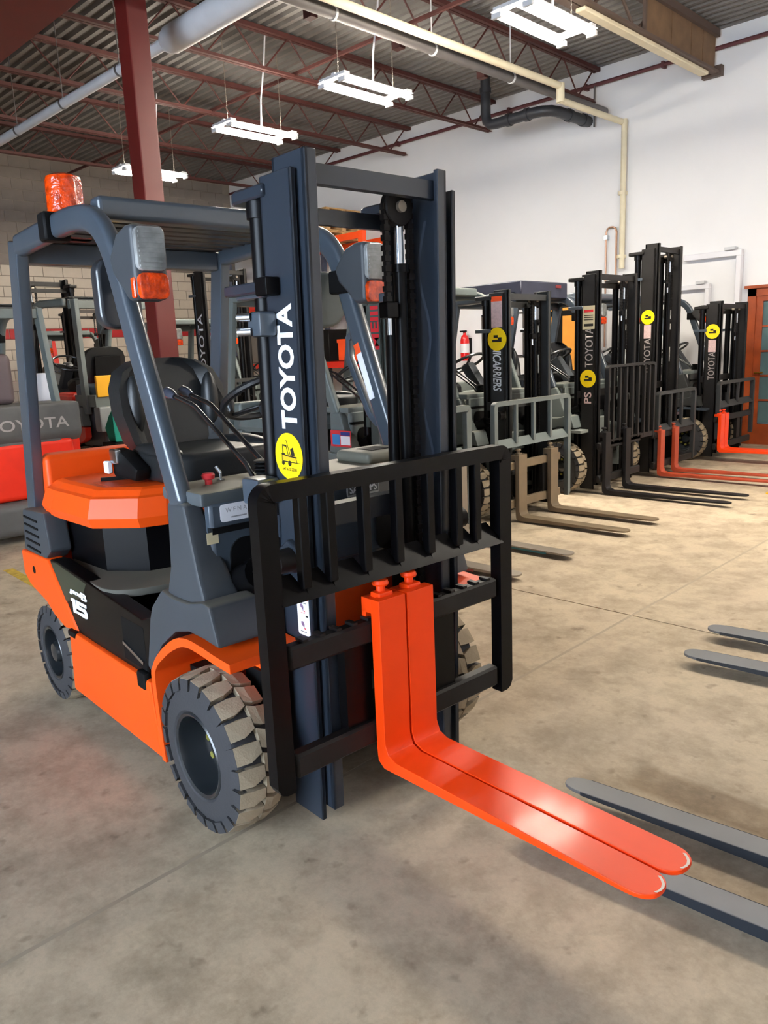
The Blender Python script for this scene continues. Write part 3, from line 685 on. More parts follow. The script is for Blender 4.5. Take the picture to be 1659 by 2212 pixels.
    MB().box(.0, .03, -.44, .44, .965, .985).build('plate_crease', BLACKM, t, smooth=False)
    MB().box(-.03, .02, -.42, .42, .5, .79).build('lower_plate', P.get('front', GREY), t, smooth=False)
    for s in (-1, 1):
        MB().prism(rrect(.17, .16, .05, 5, s*.30, .86), 0, .02, .032).build('cutout', BLACKM, t, smooth=False)
    MB().box(.0, .09, -.30, .33, .55, .715).bevel(.01, 2).build('front_tank', body, t)
    MB().box(.02, .12, -.36, .36, .28, .52).build('axle_housing', BLACKM, t, smooth=False)
    MB().cyl((0, -.40, .262), (0, .40, .262), .06, 14).build('axle', BLACKM, t)
    if main:
        k = MB().lathe([(.012, 0), (.012, .014), (.02, .018), (.022, .03), (.018, .036), (.001, .038)], 16, 2, (-.125, -.355, 1.095)).build('emergency_knob', REDK, da)
        MB().cyl((-.16, -.29, 1.095), (-.16, -.29, 1.125), .004, 8).cyl((-.16, -.29, 1.12), (-.17, -.30, 1.142), .006, 8).lathe([(.014, 0), (.014, .004)], 14, 2, (-.16, -.29, 1.095)).build('ignition_key', CHROME, da)
        f = decal('maker_sticker', WHITE, t, (.025, -.35, 1.025), (0, 1, 0), (0, 0, 1), rrect(.115, .055, .01, 3))
        text('W F N A', mat('faint_print', (150, 150, 156), .6), f, (.026, -.388, 1.026), (0, 1, 0), (0, 0, 1), .075, .014, off=.0)
        decal('label_print', MATS['faint_print'], f, (.025, -.35, 1.010), (0, 1, 0), (0, 0, 1), rect(-.02, -.002, .035, .002), .0024, .0003)
        q = decal('small_label', BEIGE, t, (.025, -.44, .955), (0, 1, 0), (0, 0, 1), rect(-.02, -.018, .02, .018))
        f = decal('safety_plate', mat('plate_grey', (172, 176, 178), .5), t, (.025, .165, 1.03), (0, 1, 0), (0, 0, 1), rrect(.15, .066, .008, 3))
        decal('plate_field', mat('plate_dark', (86, 90, 94), .5), f, (.025, .165, 1.03), (0, 1, 0), (0, 0, 1), rect(-.07, -.026, .07, .029), .0023, .0003)
        text('SAS/OPS', LETTER, f, (.0265, .102, 1.008), (0, 1, 0), (0, 0, 1), .126, .028, off=.02, lift=.0015)
        decal('label_print', MATS['plate_grey'], f, (.025, .165, 1.05), (0, 1, 0), (0, 0, 1), rect(-.06, -.003, .06, .003), .0028, .0003)
        MB().box(-.2, .0, .22, .44, 1.09, 1.135).bevel(.02, 3).build('cup_tray', mat('tray_grey', (120, 118, 106), .6), da)
        MB().box(-.14, -.05, .28, .37, 1.13, 1.137).build('tray_slot', BLACKM, da, smooth=False)
    sw = thing_part('steering_wheel', t, (-.46, .12, 1.34), (0, math.radians(-28), 0), RIMB=.185)
    MB().bar([(-.44, .12, 1.33), (-.24, .12, 1.06)], .11, .10, (0, 1, 0)).bevel(.02, 2).build('steering_column', DGREY, t)
    if P.get('levers', True):
        for i, (y, dx) in enumerate(((-.225, 0), (-.155, -.01))):
            lv = MB().tube([(-.06+dx, y, 1.10), (-.10+dx, y, 1.145), (-.40+dx, y-.005, 1.325), (-.43+dx, y-.007, 1.336), (-.56+dx, y-.01, 1.365)], .0085, 10).build('control_lever', mat('lever_black', (30, 30, 32), .25, coat=.5), t)
            MB().tube([(-.54+dx, y-.01, 1.36), (-.57+dx, y-.01, 1.368), (-.60+dx, y-.01, 1.374), (-.625+dx, y-.01, 1.378)], [.012, .02, .022, .010], 12).build('lever_knob', mat('knob_dark', (58, 62, 74), .25, coat=.5), lv)
        bb = MB()
        for k in range(6): bb.lathe([(.03, 0), (.038, .004), (.038, .007), (.03, .011)], 16, 2, (-.04, -.19, 1.092+k*.012))
        bb.build('lever_boot', BLACKM, t)
    # ---- overhead guard
    rf = MB().box(-.63, -.55, -.44, .44, 1.965, 2.04).bevel(.018, 3).build('roof_header', gd, t)
    MB().box(-1.37, -1.31, -.44, .44, 1.90, 1.985).bevel(.008, 2).build('roof_rear_bar', gd, t)
    ns = 7
    for k in range(ns):
        x = -.69-k*.10
        MB().box(x-.036, x+.036, -.44, .44, 1.985, 2.005).bevel(.006, 1).build('roof_slat', mat('roof_underside', (34, 38, 42), .35, coat=.3), t)
    MB().box(-1.33, -.64, -.43, .43, 2.012, 2.026).bevel(.004, 1).build('roof_cover', mat('roof_cover_smoke', (36, 40, 42), .25, coat=.4), t)
    if P.get('canopy'):
        MB().loft([[(-1.3, -.44, 1.96), (-.5, -.44, 1.96), (-.5, .44, 1.96), (-1.3, .44, 1.96)], [(-1.3, -.44, 2.13), (-.5, -.44, 2.13), (-.5, .44, 2.13), (-1.3, .44, 2.13)]]).bevel(.01, 1).build('canopy', TARP, t)
        MB().box(-.502, -.492, .2, .3, 2.07, 2.10).build('canopy_label', mat('canopy_red', (120, 40, 40), .6), t, smooth=False)
    # ---- mast, carriage, forks
    rails = mast_parts(t, P)
    yc = P['yc']
    for s in (-1, 1):
        tc = MB().tube([(-.16, s*.36, .725), (.13, s*.36, .845)], .045, 16).tube([(.12, s*.36, .841), (.15, s*.36, .853)], .05, 16).tube([(.14, s*.36, .849), (.27, s*.36, .904)], .024, 12).build('tilt_cylinder', BLACK, t)
        MB().cyl((.285, s*.36-.03, .912), (.285, s*.36+.03, .912), .036, 14).build('rod_eye', IRON, tc)
        MB().prism([(.18, .90), (.27, .97), (.32, .95), (.325, .89), (.29, .87), (.18, .86)], 1, s*.325-.012, s*.325+.012).bevel(.006, 1).build('mast_lug', m, t)
    yl, yr = P.get('car', (-.44, .44))
    cz = P.get('car_z', 0.)
    MB().box(.36, .405, yl, yr, .63+cz, .70+cz).bevel(.008, 1).build('carriage_bar', P.get('carm', IRON), t)
    MB().box(.36, .405, yl, yr, .30+cz, .375+cz).bevel(.008, 1).build('carriage_bar', P.get('carm', IRON), t)
    if main:
        nt_ = MB()
        for k in range(14): nt_.box(.362, .40, yl+.05+k*.06, yl+.068+k*.06, .70, .708)
        nt_.build('fork_notches', IRON, t, smooth=False, kind='stuff')
    for s in (-1, 1):
        MB().box(.348, .385, yc+s*.185-.05, yc+s*.185+.05, .33+cz, .68+cz).build('carriage_plate', MASTB if not main else BLACK, t, smooth=False)
    if P.get('back'):
        y0, y1, z0, z1, zl, bars, bm = P['back']
        backrest(t, y0, y1, z0, z1, zl, bars, bm, tabs=P.get('tabs', True), pw=P.get('pw', .06))
    for y0, y1 in P['forks']:
        fork(t, y0, y1, P['fm'], P['fz'], P['fl'], P['ft'], pin=P.get('pin', True))
    if P.get('chain', True):
        cyy = yc+P['hw']-.135; tp = P['top']-.055; sh = P.get('lean', 0)
        chain_strand(t, .262, cyy+.05, .72, tp); chain_strand(t, .262, cyy-.05, tp-.28, tp)
        MB().lathe([(.014, -.016), (.052, -.016), (.056, -.011), (.047, -.006), (.047, .006), (.056, .011), (.052, .016), (.014, .016)], 28, 0, (.262, cyy, tp)).build('chain_pulley', IRON, t)
        pl = MB().cyl((.20, cyy, tp), (.29, cyy, tp), .017, 14).build('pulley_pin', STEEL, t)
        cy2 = MB().cyl((.255, cyy+.012, .45), (.255, cyy+.012, tp-.17), .021, 14).cyl((.255, cyy+.012, tp-.19), (.255, cyy+.012, tp-.165), .028, 14).build('lift_ram', BLACK, t)
        MB().cyl((.255, cyy+.012, tp-.17), (.255, cyy+.012, tp-.02), .014, 12).build('ram_rod', CHROME, cy2)
        an = MB().box(.245, .285, cyy-.075, cyy-.025, tp-.33, tp-.28).bevel(.006, 2).build('chain_anchor', BLACK, t)
        MB().cyl((.265, cyy-.05, tp-.38), (.265, cyy-.05, tp-.33), .009, 10).build('anchor_bolt', CHROME, an)
        MB().tube([(.19, yc+P['hw']-.075, .6), (.19, yc+P['hw']-.075, P['top']-.12)], .009, 8).build('hose', BLACKM, t)
    # ---- wheels
    if P.get('wheels', True):
        wheel_parts(t, (0, -.55, .262), .262, .165, -1, 'front', .06); wheel_parts(t, (0, .53, .262), .262, .165, 1, 'front', .2)
        wheel_parts(t, (-1.373, -.53, .225), .225, .14, -1, 'rear', .3); wheel_parts(t, (-1.373, .53, .225), .225, .14, 1, 'rear', .5)
    return t, rails
def thing_part(name, t, loc, rot, RIMB):
    b = MB(); n = 36; R = RIMB
    ring = []
    for k in range(n):
        a = 2*math.pi*k/n; c = Vector((R*math.cos(a), R*math.sin(a), 0)); d = c.normalized()
        ring.append([c + .014*(math.cos(q)*d + math.sin(q)*Vector((0, 0, 1))) for q in [2*math.pi*j/8 for j in range(8)]])
    V = [[b.b.verts.new(p) for p in r] for r in ring]
    for i in range(n):
        for j in range(8): b.b.faces.new([V[i][j], V[(i+1)%n][j], V[(i+1)%n][(j+1)%8], V[i][(j+1)%8]])
    o = b.build(name, mat('wheel_black', (34, 35, 38), .35, coat=.3), t); o.location = loc; o.rotation_euler = rot
    for a in (90, 210, 330):
        a = math.radians(a); MB().bar([(0, 0, -.03), (R*math.cos(a), R*math.sin(a), 0)], .03, .012, (-math.sin(a), math.cos(a), 0)).bevel(.004, 1).build('spoke', MATS['wheel_black'], o)
    MB().lathe([(.05, -.05), (.055, -.03), (.045, -.015), (.001, -.01)], 20, 2).build('hub', MATS['wheel_black'], o)
    MB().lathe([(.012, 0), (.016, .02), (.022, .03), (.022, .045), (.001, .052)], 14, 2, (-R*.8, -R*.5, .01)).build('spinner_knob', MATS['wheel_black'], o)
    return o
# ------------------------------------------------------------------ the main orange forklift
P = dict(main=True, body=ORANGE, guard=GREY, mast=MAST, yc=0., hw=.29, ro=.05, top=1.975, itop=2.02, lean=.02,
         back=(-.512, .512, .27, 1.163, .875, (-.365, -.27, -.14, -.01, .125, .255, .345), BLACK), carm=IRON,
         forks=((-.148, -.041), (-.033, .079)), fm=FORK_ORANGE, fz=.268, fl=.885, ft=.772)
t, rails = forklift('forklift', 'bright orange forklift in the foreground with glossy red-orange forks and amber beacon', (0, 0, 0), YAW_T, P)
r = rails[0]
text('TOYOTA', LETTER, r, (.300, -.290, 1.283), (.02, 0, 1), (-1, 0, .02), .348, .078, off=.035)
sticker(r, (.247, -.290, 1.205), .068, (1, 0, 0), (0, 0, 1))
instruction_label(r, (.268, -.290, .725), (1, 0, 0), (0, 0, 1), .06, .125)
for o in [c for c in t.children if c.name.startswith('fork')]:
    if not o.name.startswith('fork_'):
        ymid = sum(v.co.y for v in o.data.vertices)/len(o.data.vertices); ymid = -.0945 if ymid < -.04 else .023
        arc = [(1.335-.07*(1-math.cos(a))-.0, ymid+.05*math.sin(a)) for a in (-.35, -.1, .15, .4, .65, .9)]
        inn = [(x-.006, y-.003) for x, y in arc[::-1]]
        decal('worn_tip', mat('bare_steel_chip', (216, 196, 180), .5), o, (0, 0, .2682), (1, 0, 0), (0, 1, 0), arc+inn, .0002, .0006)
# brackets and clamp on the near rail
b = MB().box(.03, .25, -.335, -.29, 1.665, 1.695).bevel(.004, 1).build('hose_bracket', MAST, r)
MB().box(.20, .26, -.338, -.29, 1.655, 1.705).bevel(.006, 2).build('bracket_block', BLACK, b)
b = MB().box(.165, .235, -.35, -.29, 1.545, 1.615).bevel(.012, 2).build('hose_clamp', GREY, r)
for z in (1.56, 1.60): MB().cyl((.19, -.35, z), (.16, -.375, z), .012, 12).build('bolt', CHROME, b)
b = MB().box(.10, .19, -.37, -.29, 1.06, 1.14).bevel(.01, 2).build('mast_support', GREY, r)
MB().cyl((.19, -.34, 1.11), (.205, -.34, 1.11), .016, 14).build('bolt', CHROME, b)
# grease left on the far inner rail by the chain
for ph, x0 in ((0, .275),):
    pts = [(x0+.022*math.sin(k*.55), 1.02+k*.036) for k in range(25)]
    bb = MB()
    for (xa, za), (xb, zb_) in zip(pts, pts[1:]): bb.poly([(xa-.006, 0, za), (xa+.006, 0, za), (xb+.006, 0, zb_), (xb-.006, 0, zb_)])
    bb.xf(Matrix.Translation((0, .29-.0385, 0))).build('grease_streak', mat('grease', (58, 66, 78), .45), t, smooth=False)
# beacon on the roof rail
b = MB().lathe([(.085, 0), (.09, .015), (.082, .05), (.082, .06)], 24, 2, (-1.2, -.30, 1.985)).build('beacon', AMBER, t)
MB().lathe([(.082, .0), (.078, .03), (.073, .05), (.070, .16), (.065, .178), (.05, .186), (.001, .19)], 28, 2, (-1.2, -.30, 2.045)).build('dome', AMBER, b)
MB().box(-.93, -.86, -.515, -.42, 1.93, 2.03).bevel(.008, 1).build('rail_clamp', BLACKM, t)
# mirrors
for s in (-1, 1):
    k = MB().prism(rrect(.15, .23, .05, 5, -.43, 1.715) if s < 0 else rrect(.19, .22, .09, 6, .44, 1.705), 0, -.53, -.47).bevel(.015, 3, 50).build('side_mirror', mat('mirror_shell', (40, 44, 50), .3, coat=.5) if s < 0 else mat('mirror_shell_grey', (84, 88, 84), .45), t)
    MB().tube([(-.44, s*.44, 1.75), (-.36, s*.46, 1.78)], .016, 8).build('mirror_arm', BLACKM, k)
# assist grip and warning strip on the far pillar
MB().bar([(-.31, .47, 1.60), (-.38, .47, 1.545), (-.385, .47, 1.47), (-.27, .47, 1.25), (-.23, .47, 1.215), (-.14, .47, 1.19)], .03, .03, (0, 1, 0)).bevel(.006, 2, 50).build('assist_grip', GREY, t)
sx = -.213; 
q = decal('warning_strip', WHITE, t, (-.265, .4375, 1.43), (.930, 0, .368), (-.368, 0, .930), rect(-.016, -.13, .016, .10))
decal('strip_header', OPRINT, q, (-.265, .4375, 1.43), (.930, 0, .368), (-.368, 0, .930), rect(-.016, .06, .016, .10), .0024, .0004)

# ------------------------------------------------------------------ the row of parked forklifts on the right
def row(name, label, yc, x, P):
    base = dict(body=GREYGRN, guard=GREYGRN, mast=MASTG, yc=0., hw=.33, top=1.93, itop=1.96, cowl=GREYGRN, cover=BLACKM, dash=GREYGRN, front=GREYGRN, pin=True, carm=MASTB, chain=True)
    base.update(P)
    return forklift(name, label, (x, yc, 0), 0, base, 'forklifts parked in a row along the wall')
XR = -2.22
bl = lambda y0, y1, zt, zl, m, bars: (y0, y1, .10, zt, zl, bars, m)
tP, rP = row('forklift', 'grey forklift with mast of red lettering, parked just behind the orange forklift', 2.63, XR,
    dict(hw=.34, top=1.86, itop=1.9, yc=-.05, mast=mat('mast_grey_green', (72, 80, 76), .5, var=.1), back=bl(-.5, .49, 1.05, .7, GREYGRN, (-.2, .05, .28)), fm=STEEL, fz=.046, fl=.98, ft=.6, forks=((-.39, -.27), (.25, .37)), car=(-.46, .46), car_z=-.14))
text('MEIII', INKR, rP[0], (.30, -.3905, 1.50), (0, 0, 1), (-1, 0, 0), .30, .08, off=.03)
text('MEIII', INKR, rP[1], (.24, .225, 1.55), (0, 0, 1), (-1, 0, 0), .24, .07, off=.03)
decal('paint_band', mat('red_edge', (150, 60, 52), .5), tP, (.5, -.391, .030), (1, 0, 0), (0, 0, 1), rect(0, -.012, .6, .004))
decal('paint_band', mat('teal_edge', (40, 110, 120), .5), tP, (.9, .2495, .030), (1, 0, 0), (0, 0, 1), rect(0, -.008, .35, .005))
tA, rA = row('forklift', 'grey-green forklift with wide lettering on its mast and worn bronze forks', 4.02, XR,
    dict(hw=.34, top=1.92, itop=1.94, back=bl(-.6, .56, 1.04, .7, GREYGRN, (-.28, -.02, .24)), fm=BRONZE, carm=BRONZE, fz=.05, fl=.98, ft=.58, forks=((-.32, -.2), (.17, .29)), pw=.045, car=(-.4, .4), car_z=-.18))
decal('instruction_label', PINK, rA[0], (.25, -.34, 1.76), (1, 0, 0), (0, 0, 1), rect(-.055, -.12, .055, .12)); decal('label_header', OPRINT, rA[0], (.25, -.34, 1.87), (1, 0, 0), (0, 0, 1), rect(-.055, -.02, .055, .02), .0022, .0004)
sticker(rA[0], (.25, -.34, 1.545), .095, (1, 0, 0), (0, 0, 1), True)
text('UNICARRIERS', LETTER, rA[0], (.205, -.34, 1.535), (0, 0, -1), (1, 0, 0), .42, .085, off=.02, lift=.0009, italic=.2)
tB, rB = row('forklift', 'black-masted forklift with dark canopy roof and long thin black forks', 5.55, XR,
    dict(hw=.40, top=2.12, itop=2.15, mast=MASTB, body=mat('light_grey_cover', (134, 140, 136), .5), guard=GREY, canopy=True, back=(-.28, .72, .45, 1.26, .52, (-.16, -.03, .1, .23, .36, .49, .60), MASTB), tabs=False, pw=.03,
         fm=IRON, fz=.05, fl=1.2, ft=.62, forks=((-.39, -.29), (.02, .12)), car=(-.42, .42), car_z=-.18))
rl = decal('inspection_card', BEIGE, rB[0], (.25, -.40, 1.72), (1, 0, 0), (0, 0, 1), rect(-.065, -.11, .065, .11))
for z, h, mm in ((.06, .012, INKR), (.02, .004, INK), (.0, .004, INK), (-.02, .004, INK), (-.07, .012, INK)): decal('label_print', mm, rl, (.25, -.40, 1.72+z), (1, 0, 0), (0, 0, 1), rect(-.05, -h, .05, h), .0024, .0004)
text('TOYOTA', LETTERG, rB[0], (.30, -.40, 1.25), (0, 0, 1), (-1, 0, 0), .38, .085, off=.01)
sticker(rB[0], (.25, -.40, 1.14), .085, (1, 0, 0), (0, 0, 1), True)
text('PS', PINK, rB[0], (.29, -.40, .90), (0, 0, 1), (-1, 0, 0), .11, .08, off=.02); 
tC, rC = row('forklift', 'tall-masted dark forklift with two slim orange-topped forks, third of the row', 6.66, XR,
    dict(hw=.31, top=2.42, itop=2.47, mast=MASTB, guard=GREY, body=GREY, back=bl(-.3, .66, .93, .55, MASTG, (.02, .3)), pw=.045, fm=mat('faded_orange', (172, 66, 34), .5, var=.2), fz=.06, fl=1.25, ft=.52, forks=((-.31, -.21), (.04, .14)), car=(-.36, .6), car_z=-.2))
sticker(rC[0], (.26, -.31, 1.72), .075, (1, 0, 0), (0, 0, 1), True)
decal('instruction_label', PINK, rC[0], (.26, -.31, 1.57), (1, 0, 0), (0, 0, 1), rect(-.04, -.07, .04, .07))
text('TOYOTA', LETTERG, rC[0], (.30, -.31, 1.12), (0, 0, 1), (-1, 0, 0), .38, .075, off=.01)
tD, rD = row('forklift', 'low-masted dark forklift nearest the wooden door with one bright orange fork showing', 8.25, XR+.1,
    dict(hw=.43, top=1.87, itop=1.9, mast=MASTB, guard=GREY, body=GREY, cowl=MASTG, front=MASTG, back=(-.5, .62, .25, .96, .7, (-.2, .1), MASTG), pw=.045, fm=FORK_ORANGE, fz=.16, fl=1.2, ft=.58, forks=((-.53, -.415), (-.405, -.29)), car=(-.55, .55), car_z=-.15))
sticker(rD[0], (.26, -.43, 1.55), .085, (1, 0, 0), (0, 0, 1), True)
decal('instruction_label', PINK, rD[0], (.26, -.43, 1.38), (1, 0, 0), (0, 0, 1), rect(-.045, -.07, .045, .07))
text('TOYOTA', LETTERG, rD[0], (.30, -.43, .98), (0, 0, 1), (-1, 0, 0), .33, .08, off=.01)
for rr, y in ((rB[1], .29), (rC[1], .20), (rA[1], .23)):
    for z, h in ((1.75, .05), (1.62, .03), (1.32, .08)):
        decal('guide_label', mat('guide_label_white', (200, 198, 192), .6), rr, (.27, y, z), (1, 0, 0), (0, 0, 1), rect(-.02, -h, .012, h))

# ------------------------------------------------------------------ bare forks poking in from trucks outside the picture
def pair(label, x, y, ys, zt, tilt, ln):
    t = thing('fork_carriage', label, 'forks', (x, y, 0), math.pi+tilt)
    for y0, y1 in ys: fork(t, y0, y1, mat('slate_fork_top', (98, 99, 101), .5, var=.06), zt, ln, .56, x=-ln-.04, th=.05, pin=False)
    for y0, y1 in ys: 
        for yy, nn in ((y0, -1), (y1, 1)):
            pts = [(-ln+.05, zt-.048), (-.06, zt-.0135), (-.06, zt-.001), (-ln+.05, zt-.001)]
            MB().prism(pts, 1, yy+nn*.0004, yy+nn*.0016).build('painted_edge', mat('navy_edge', (20, 27, 36), .45), t, smooth=False)
    MB().box(-ln-.09, -ln-.045, min(ys[0])-.1, max(ys[-1])+.1, .44, .51).box(-ln-.09, -ln-.045, min(ys[0])-.1, max(ys[-1])+.1, .0, .12).build('carriage_bar', IRON, t, smooth=False)
    return t
pair('two bare slate-grey forks pointing in from the right edge, beside the orange fork tips', .74, .385, ((-.042, .042), (.25, .334)), .056, .09, 1.1)
pair('two bare slate-grey forks at the right edge, farther from the orange fork tips', .52, 2.08, ((-.055, .055), (.33, .44)), .056, .12, 1.1)
bo = tag(MB().lathe([(.055, 0), (.055, .9), (.045, .95), (.02, .975), (.001, .98)], 20, 2).build('bollard', YELLOW2), 'yellow bollard sliver at the right edge of the picture', 'bollard')
bo.location = (-.46, 6.09, 0)
MB().box(-.09, .09, -.09, .09, 0, .012).build('base_plate', YELLOW2, bo, smooth=False)

# ------------------------------------------------------------------ forklifts on the left and behind
def back_truck(label, x, y, rz, P):
    base = dict(body=RED, guard=GREYGRN, mast=MASTB, yc=0., hw=.33, top=2.1, itop=2.15, cowl=GREYGRN, cover=BLACKM, dash=GREYGRN, front=GREYGRN, fm=IRON, fz=.08, fl=1., ft=.6, forks=((-.3, -.2), (.2, .3)), pin=False, chain=True, levers=True, carm=MASTB, car_z=-.15)
    base.update(P)
    return forklift('forklift', label, (x, y, 0), rz, base)
tR, rR = back_truck('red forklift seen from behind at the left edge with grey lettered rear panel', -6.55, .77, math.pi,
    dict(body=mat('bright_red_paint', (244, 44, 14), .45), cw=mat('rear_weight_grey', (84, 82, 80), .55, var=.15)))
# its deep rear weight: red belly, grey lettered band above, grey bumper below
b = MB().box(-1.74, -1.35, -.48, .48, .36, .86).bevel(.05, 3).build('rear_body', MATS['bright_red_paint'], tR)
b2 = MB().loft([[(-1.70, -.56, .83), (-1.70, .56, .83), (-1.2, .56, .83), (-1.2, -.56, .83)], [(-1.76, -.56, .90), (-1.76, .56, .90), (-1.2, .56, .90), (-1.2, -.56, .90)], [(-1.76, -.56, 1.17), (-1.76, .56, 1.17), (-1.2, .56, 1.17), (-1.2, -.56, 1.17)]]).bevel(.03, 2).build('rear_panel', MATS['rear_weight_grey'], tR)
text('TOYOTA', LETTERG, b2, (-1.7615, .25, .955), (0, -1, 0), (0, 0, 1), .69, .095, off=.01)
MB().box(-1.8, -1.3, -.44, .44, .06, .36).bevel(.08, 3).build('bumper', MATS['rear_weight_grey'], tR)
MB().box(-1.55, -1.25, -.62, -.52, .5, 1.12).bevel(.03, 2).build('side_fender', MATS['bright_red_paint'], tR)
MB().box(-1.3, -1.27, -.50, -.26, 1.17, 1.42).bevel(.004, 1).build('manual_pouch', WHITE, tR)
MB().box(-1.5, -1.15, -.12, .5, 1.17, 1.6).bevel(.05, 3).build('battery_hood', mat('brown_grey_hood', (88, 74, 76), .5), tR)
MB().box(-1.34, -1.3, -.36, -.16, 1.93, 1.985).build('light_strip', mat('strip_red', (200, 40, 50), .4), tR, smooth=False)
tG, rG = back_truck('grey-green forklift beyond the red one with yellow plate and low pale rear panel', -8.75, 2.92, math.pi,
    dict(rt=-1.54, body=RED, hw=.3, top=2.3, itop=2.36, cw=GREY))
tG.scale = (1.12,)*3
MB().box(-1.84, -1.7, -.47, .47, .62, .88).bevel(.02, 2).build('rear_panel', mat('pale_grey_panel', (128, 134, 138), .5), tG)
text('OYO', LETTER, tG, (-1.842, .26, .70), (0, -1, 0), (0, 0, 1), .2, .09, off=.01)
MB().box(-1.80, -1.76, -.0, .45, .98, 1.2).bevel(.01, 2).build('rear_plate', YELLOW2, tG)
MB().box(-1.78, -1.3, -.47, .47, .88, 1.0).build('rear_deck', GREYGRN, tG, smooth=False)
cl = MB().loft([[(-.2, -.08, .0), (.0, -.10, .0), (.02, .1, .0), (-.18, .12, .0)], [(-.2, -.12, .16), (-.02, -.1, .18), (.02, .08, .15), (-.16, .12, .17)], [(-.18, -.06, .3), (-.06, -.08, .36), (-.02, .05, .3), (-.14, .1, .27)], [(-.14, -.02, .37), (-.09, -.03, .4), (-.06, .03, .38), (-.12, .05, .36)]]).bevel(.02, 2).build('cloth', TEAL)
cl.name = 'cloth'; tag(cl, 'teal cloth heaped beside the pale grey rear panel behind the seat', 'cloth'); cl.location = (-6.3, 2.46, .0)
MB().box(-.24, .06, -.14, .16, -.62, .0).build('crate', BLACKM, cl, smooth=False); cl.location.z = .60
tO, rO = back_truck('dark forklift facing forward in the rear row with white mast lettering, seen through the guard', -7.3, 4.45, 0,
    dict(body=GREY, top=2.6, itop=2.65, hw=.37, mast=MASTB, back=(-.5, .5, .2, 1.2, .8, (-.2, 0, .2), MASTG)))
text('TOYOTA', LETTER, rO[0], (.30, -.3705, 1.20), (0, 0, 1), (-1, 0, 0), .86, .12, off=.01)
back_truck('dark forklift in the rear row with plain mast, right of the lettered one', -8.0, 6.0, 0, dict(body=GREYGRN, top=2.1, itop=2.2, back=(-.5, .5, .2, 1.2, .8, (-.2, 0, .2), MASTG)))
back_truck('dark-masted forklift deepest in the back, in front of the block wall', -10.7, 4.1, 0, dict(body=GREYGRN, top=2.3, itop=2.36, mast=mat('mast_brown', (44, 34, 30), .55)))
# red pallet stacker standing against the block wall
ps = thing('pallet_stacker', 'red pallet stacker with leaning red mast in front of the block wall', 'stacker', (-13.2, 4.55, 0))
MB().box(-.5, .4, -.35, .35, .08, .75).bevel(.06, 3).build('body', RED, ps)
MB().bar([(.25, .18, .7), (.0, -.12, 2.15)], .12, .14, (0, 1, 0)).bevel(.01, 1).build('post', RED, ps)
MB().bar([(-.2, .3, .7), (-.45, .3, 2.0)], .09, .12, (0, 1, 0)).bevel(.01, 1).build('post', RED, ps)
MB().box(-.1, .2, .0, .3, .75, 1.3).bevel(.04, 2).build('battery_box', BLACKM, ps)
for y in (-.25, .25):
    MB().cyl((-.35, y-.06, .1), (-.35, y+.06, .1), .1, 18).build('wheel', RUBBER, ps); MB().cyl((.3, y-.06, .1), (.3, y+.06, .1), .1, 18).build('wheel', RUBBER, ps)

# ------------------------------------------------------------------ pallet rack in the far corner
rk = thing('pallet_rack', 'orange-beamed pallet rack along the white wall far behind the mast', 'rack', (-10.4, 9.0, 0))
for x in (-2.3, -.2, 1.9):
    for y in (-.48, .42): MB().box(x-.045, x+.045, y-.04, y+.04, 0, 3.62).build('upright', mat('rack_upright', (70, 78, 96), .5), rk, smooth=False)
    for k in range(6): MB().bar([(x, -.46, .3+k*.5), (x, .40, .55+k*.5)], .03, .03, (1, 0, 0)).build('brace', MATS['rack_upright'], rk, smooth=False)
MB().box(1.84, 1.96, -.53, -.44, 3.15, 3.62).build('beam_end', mat('beam_orange', (250, 80, 20), .45), rk, smooth=False)
for z in (3.49, 2.3, 1.2):
    for y in (-.5, .44):
        for a, b in ((-2.26, -.24), (-.16, 1.86)): MB().box(a, b, y-.025, y+.025, z, z+.12).build('beam', MATS['beam_orange'] if z > 2 else RED, rk, smooth=False)
def pallet(x, y, z, label, grp):
    p = thing('pallet', label, 'pallet', (x, y, z), 0, grp)
    for k in range(7): MB().box(-.5+k*.148, -.39+k*.148, -.45, .45, .118, .138).build('deck_board', PALLET, p, smooth=False)
    for yy in (-.45, -.05, .35): MB().box(-.5, .5, yy, yy+.1, .02, .118).build('stringer', PALLET, p, smooth=False)
    for xx in (-.5, -.06, .38): MB().box(xx, xx+.12, -.45, .45, 0, .02).build('bottom_board', PALLET, p, smooth=False)
pl = 'pallets stacked on top of the rack'
for nm, x0 in (('farther', -11.9), ('nearer', -10.0)):
    for i, od in enumerate(('bottom', 'third from the top', 'second from the top', 'topmost')):
        pallet(x0+.02*(i % 2), 9.0, 3.615+i*.139, f'wooden pallet, {od} of the {nm} stack on the orange rack', f'pallets in the {nm} stack on the rack')
bx = [(-12.2, 2.43, .7, .5, .55, RED, 'red'), (-11.3, 2.43, .6, .5, .4, PALLET, 'tan'), (-10.1, 2.43, .7, .5, .5, mat('carton', (176, 140, 100), .8), 'brown'), (-9.2, 2.43, .6, .5, .6, PIPEW, 'white'),
      (-12.1, 1.33, .8, .5, .6, mat('carton_grey', (120, 116, 112), .8), 'grey'), (-10.9, 1.33, .5, .5, .5, BLUE, 'blue'), (-10.0, 1.33, .7, .5, .6, BLACKM, 'black'), (-9.1, 1.33, .6, .5, .4, OPRINT, 'orange')]
for x, z, a, b, c, m, n in bx:
    o = MB().box(-a/2, a/2, -b/2, b/2, 0, c).bevel(.015, 1).build('storage_box', m); o.location = (x, 8.85, z)
    tag(o, f"{n} storage box on the {'upper' if z > 2 else 'middle'} shelf of the orange rack", 'box')
    MB().box(-a/2-.008, a/2+.008, -b/2-.008, b/2+.008, c-.06, c+.006).build('lid', m, o, smooth=False)
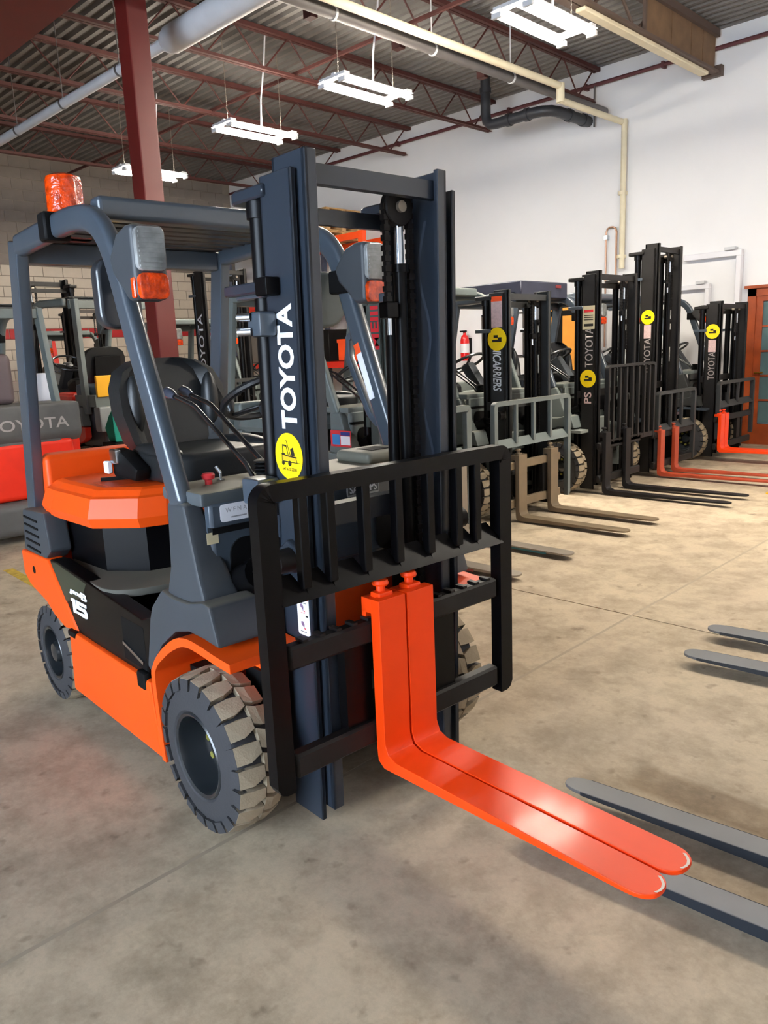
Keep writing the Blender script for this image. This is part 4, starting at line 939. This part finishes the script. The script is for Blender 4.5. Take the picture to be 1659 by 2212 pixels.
# things on and by the white wall behind the row
e = thing('fire_extinguisher', 'red fire extinguisher with white label hung on the white wall', 'extinguisher', (-6.95, 9.46, 1.25))
MB().lathe([(.07, 0), (.08, .02), (.08, .36), (.06, .43), (.025, .46), (.025, .49)], 20, 2).build('cylinder', mat('extinguisher_red', (220, 20, 20), .3, coat=.4), e)
MB().lathe([(.0815, .14), (.0815, .30)], 20, 2).build('label', WHITE, e); MB().box(-.1, .04, -.015, .015, .5, .53).box(-.02, .02, -.02, .02, .48, .52).build('handle', BLACKM, e, smooth=False)
MB().box(-.05, .05, .07, .14, .1, .4).build('wall_bracket', BLACKM, e, smooth=False)
wbd = MB().box(-.42, .42, -.01, .01, -.34, .34).build('whiteboard', WHITE); tag(wbd, 'small whiteboard on the wall behind the grey-green forklift seat', 'board'); wbd.location = (-6.2, 9.58, 1.66)
MB().box(-.45, .45, -.015, .0, .34, .37).box(-.45, .45, -.015, .0, -.37, -.34).box(-.45, -.42, -.015, 0, -.37, .37).box(.42, .45, -.015, 0, -.37, .37).build('frame', CHROME, wbd, smooth=False)
gs = MB().box(-.1, .1, -.01, .01, -.11, .11).build('safety_sign', mat('sign_green', (20, 150, 80), .5)); tag(gs, 'small green safety sign on the white wall', 'sign'); gs.location = (-6.75, 9.58, 2.33)
MB().box(-.09, .09, -.0115, -.0095, -.02, .06).build('sign_field', MATS['sign_green'], gs, smooth=False)
yp = thing('storage_cabinet', 'yellow-fronted cabinet with dark straps behind the canopied forklift', 'cabinet', (-4.75, 9.3, 0))
MB().box(-.42, .42, -.22, .22, 0, 2.2).bevel(.01, 1).build('body', mat('cabinet_body', (92, 86, 76), .6), yp)
for x0, x1 in ((-.41, -.14), (.06, .41)): MB().box(x0, x1, -.24, -.22, .1, 2.15).build('door', mat('amber_front', (236, 160, 60), .6), yp, smooth=False)
MB().box(-.42, .42, -.245, -.22, 1.9, 1.98).box(-.14, .06, -.235, -.22, .1, 2.15).build('strap', BLACKM, yp, smooth=False)

tape = MB().box(-.45, .45, -.035, .035, 0.0003, .0013).build('floor_tape', mat('faded_floor_tape', (190, 160, 60), .8, var=.3, vscale=20)); tag(tape, 'faded yellow floor tape left of the orange forklift', 'tape')
tape.location = (-3.55, .25, 0); tape.rotation_euler = (0, 0, -.05)

q = decal('service_label', mat('label_red', (206, 50, 60), .5), tP, (.02, -.5385, .875), (1, 0, 0), (0, 0, 1), rect(-.12, -.06, .10, .06))
decal('label_icon', mat('label_blue', (60, 130, 190), .5), q, (.02, -.5385, .875), (1, 0, 0), (0, 0, 1), rect(-.10, -.045, -.02, .03), .0024, .0004)
decal('label_print', WHITE, q, (.02, -.5385, .875), (1, 0, 0), (0, 0, 1), rect(-.01, -.045, .09, .02), .0024, .0004)
decal('label_print', mat('label_navy', (50, 60, 130), .5), q, (.02, -.5385, .875), (1, 0, 0), (0, 0, 1), rect(-.01, .025, .09, .05), .0024, .0004)
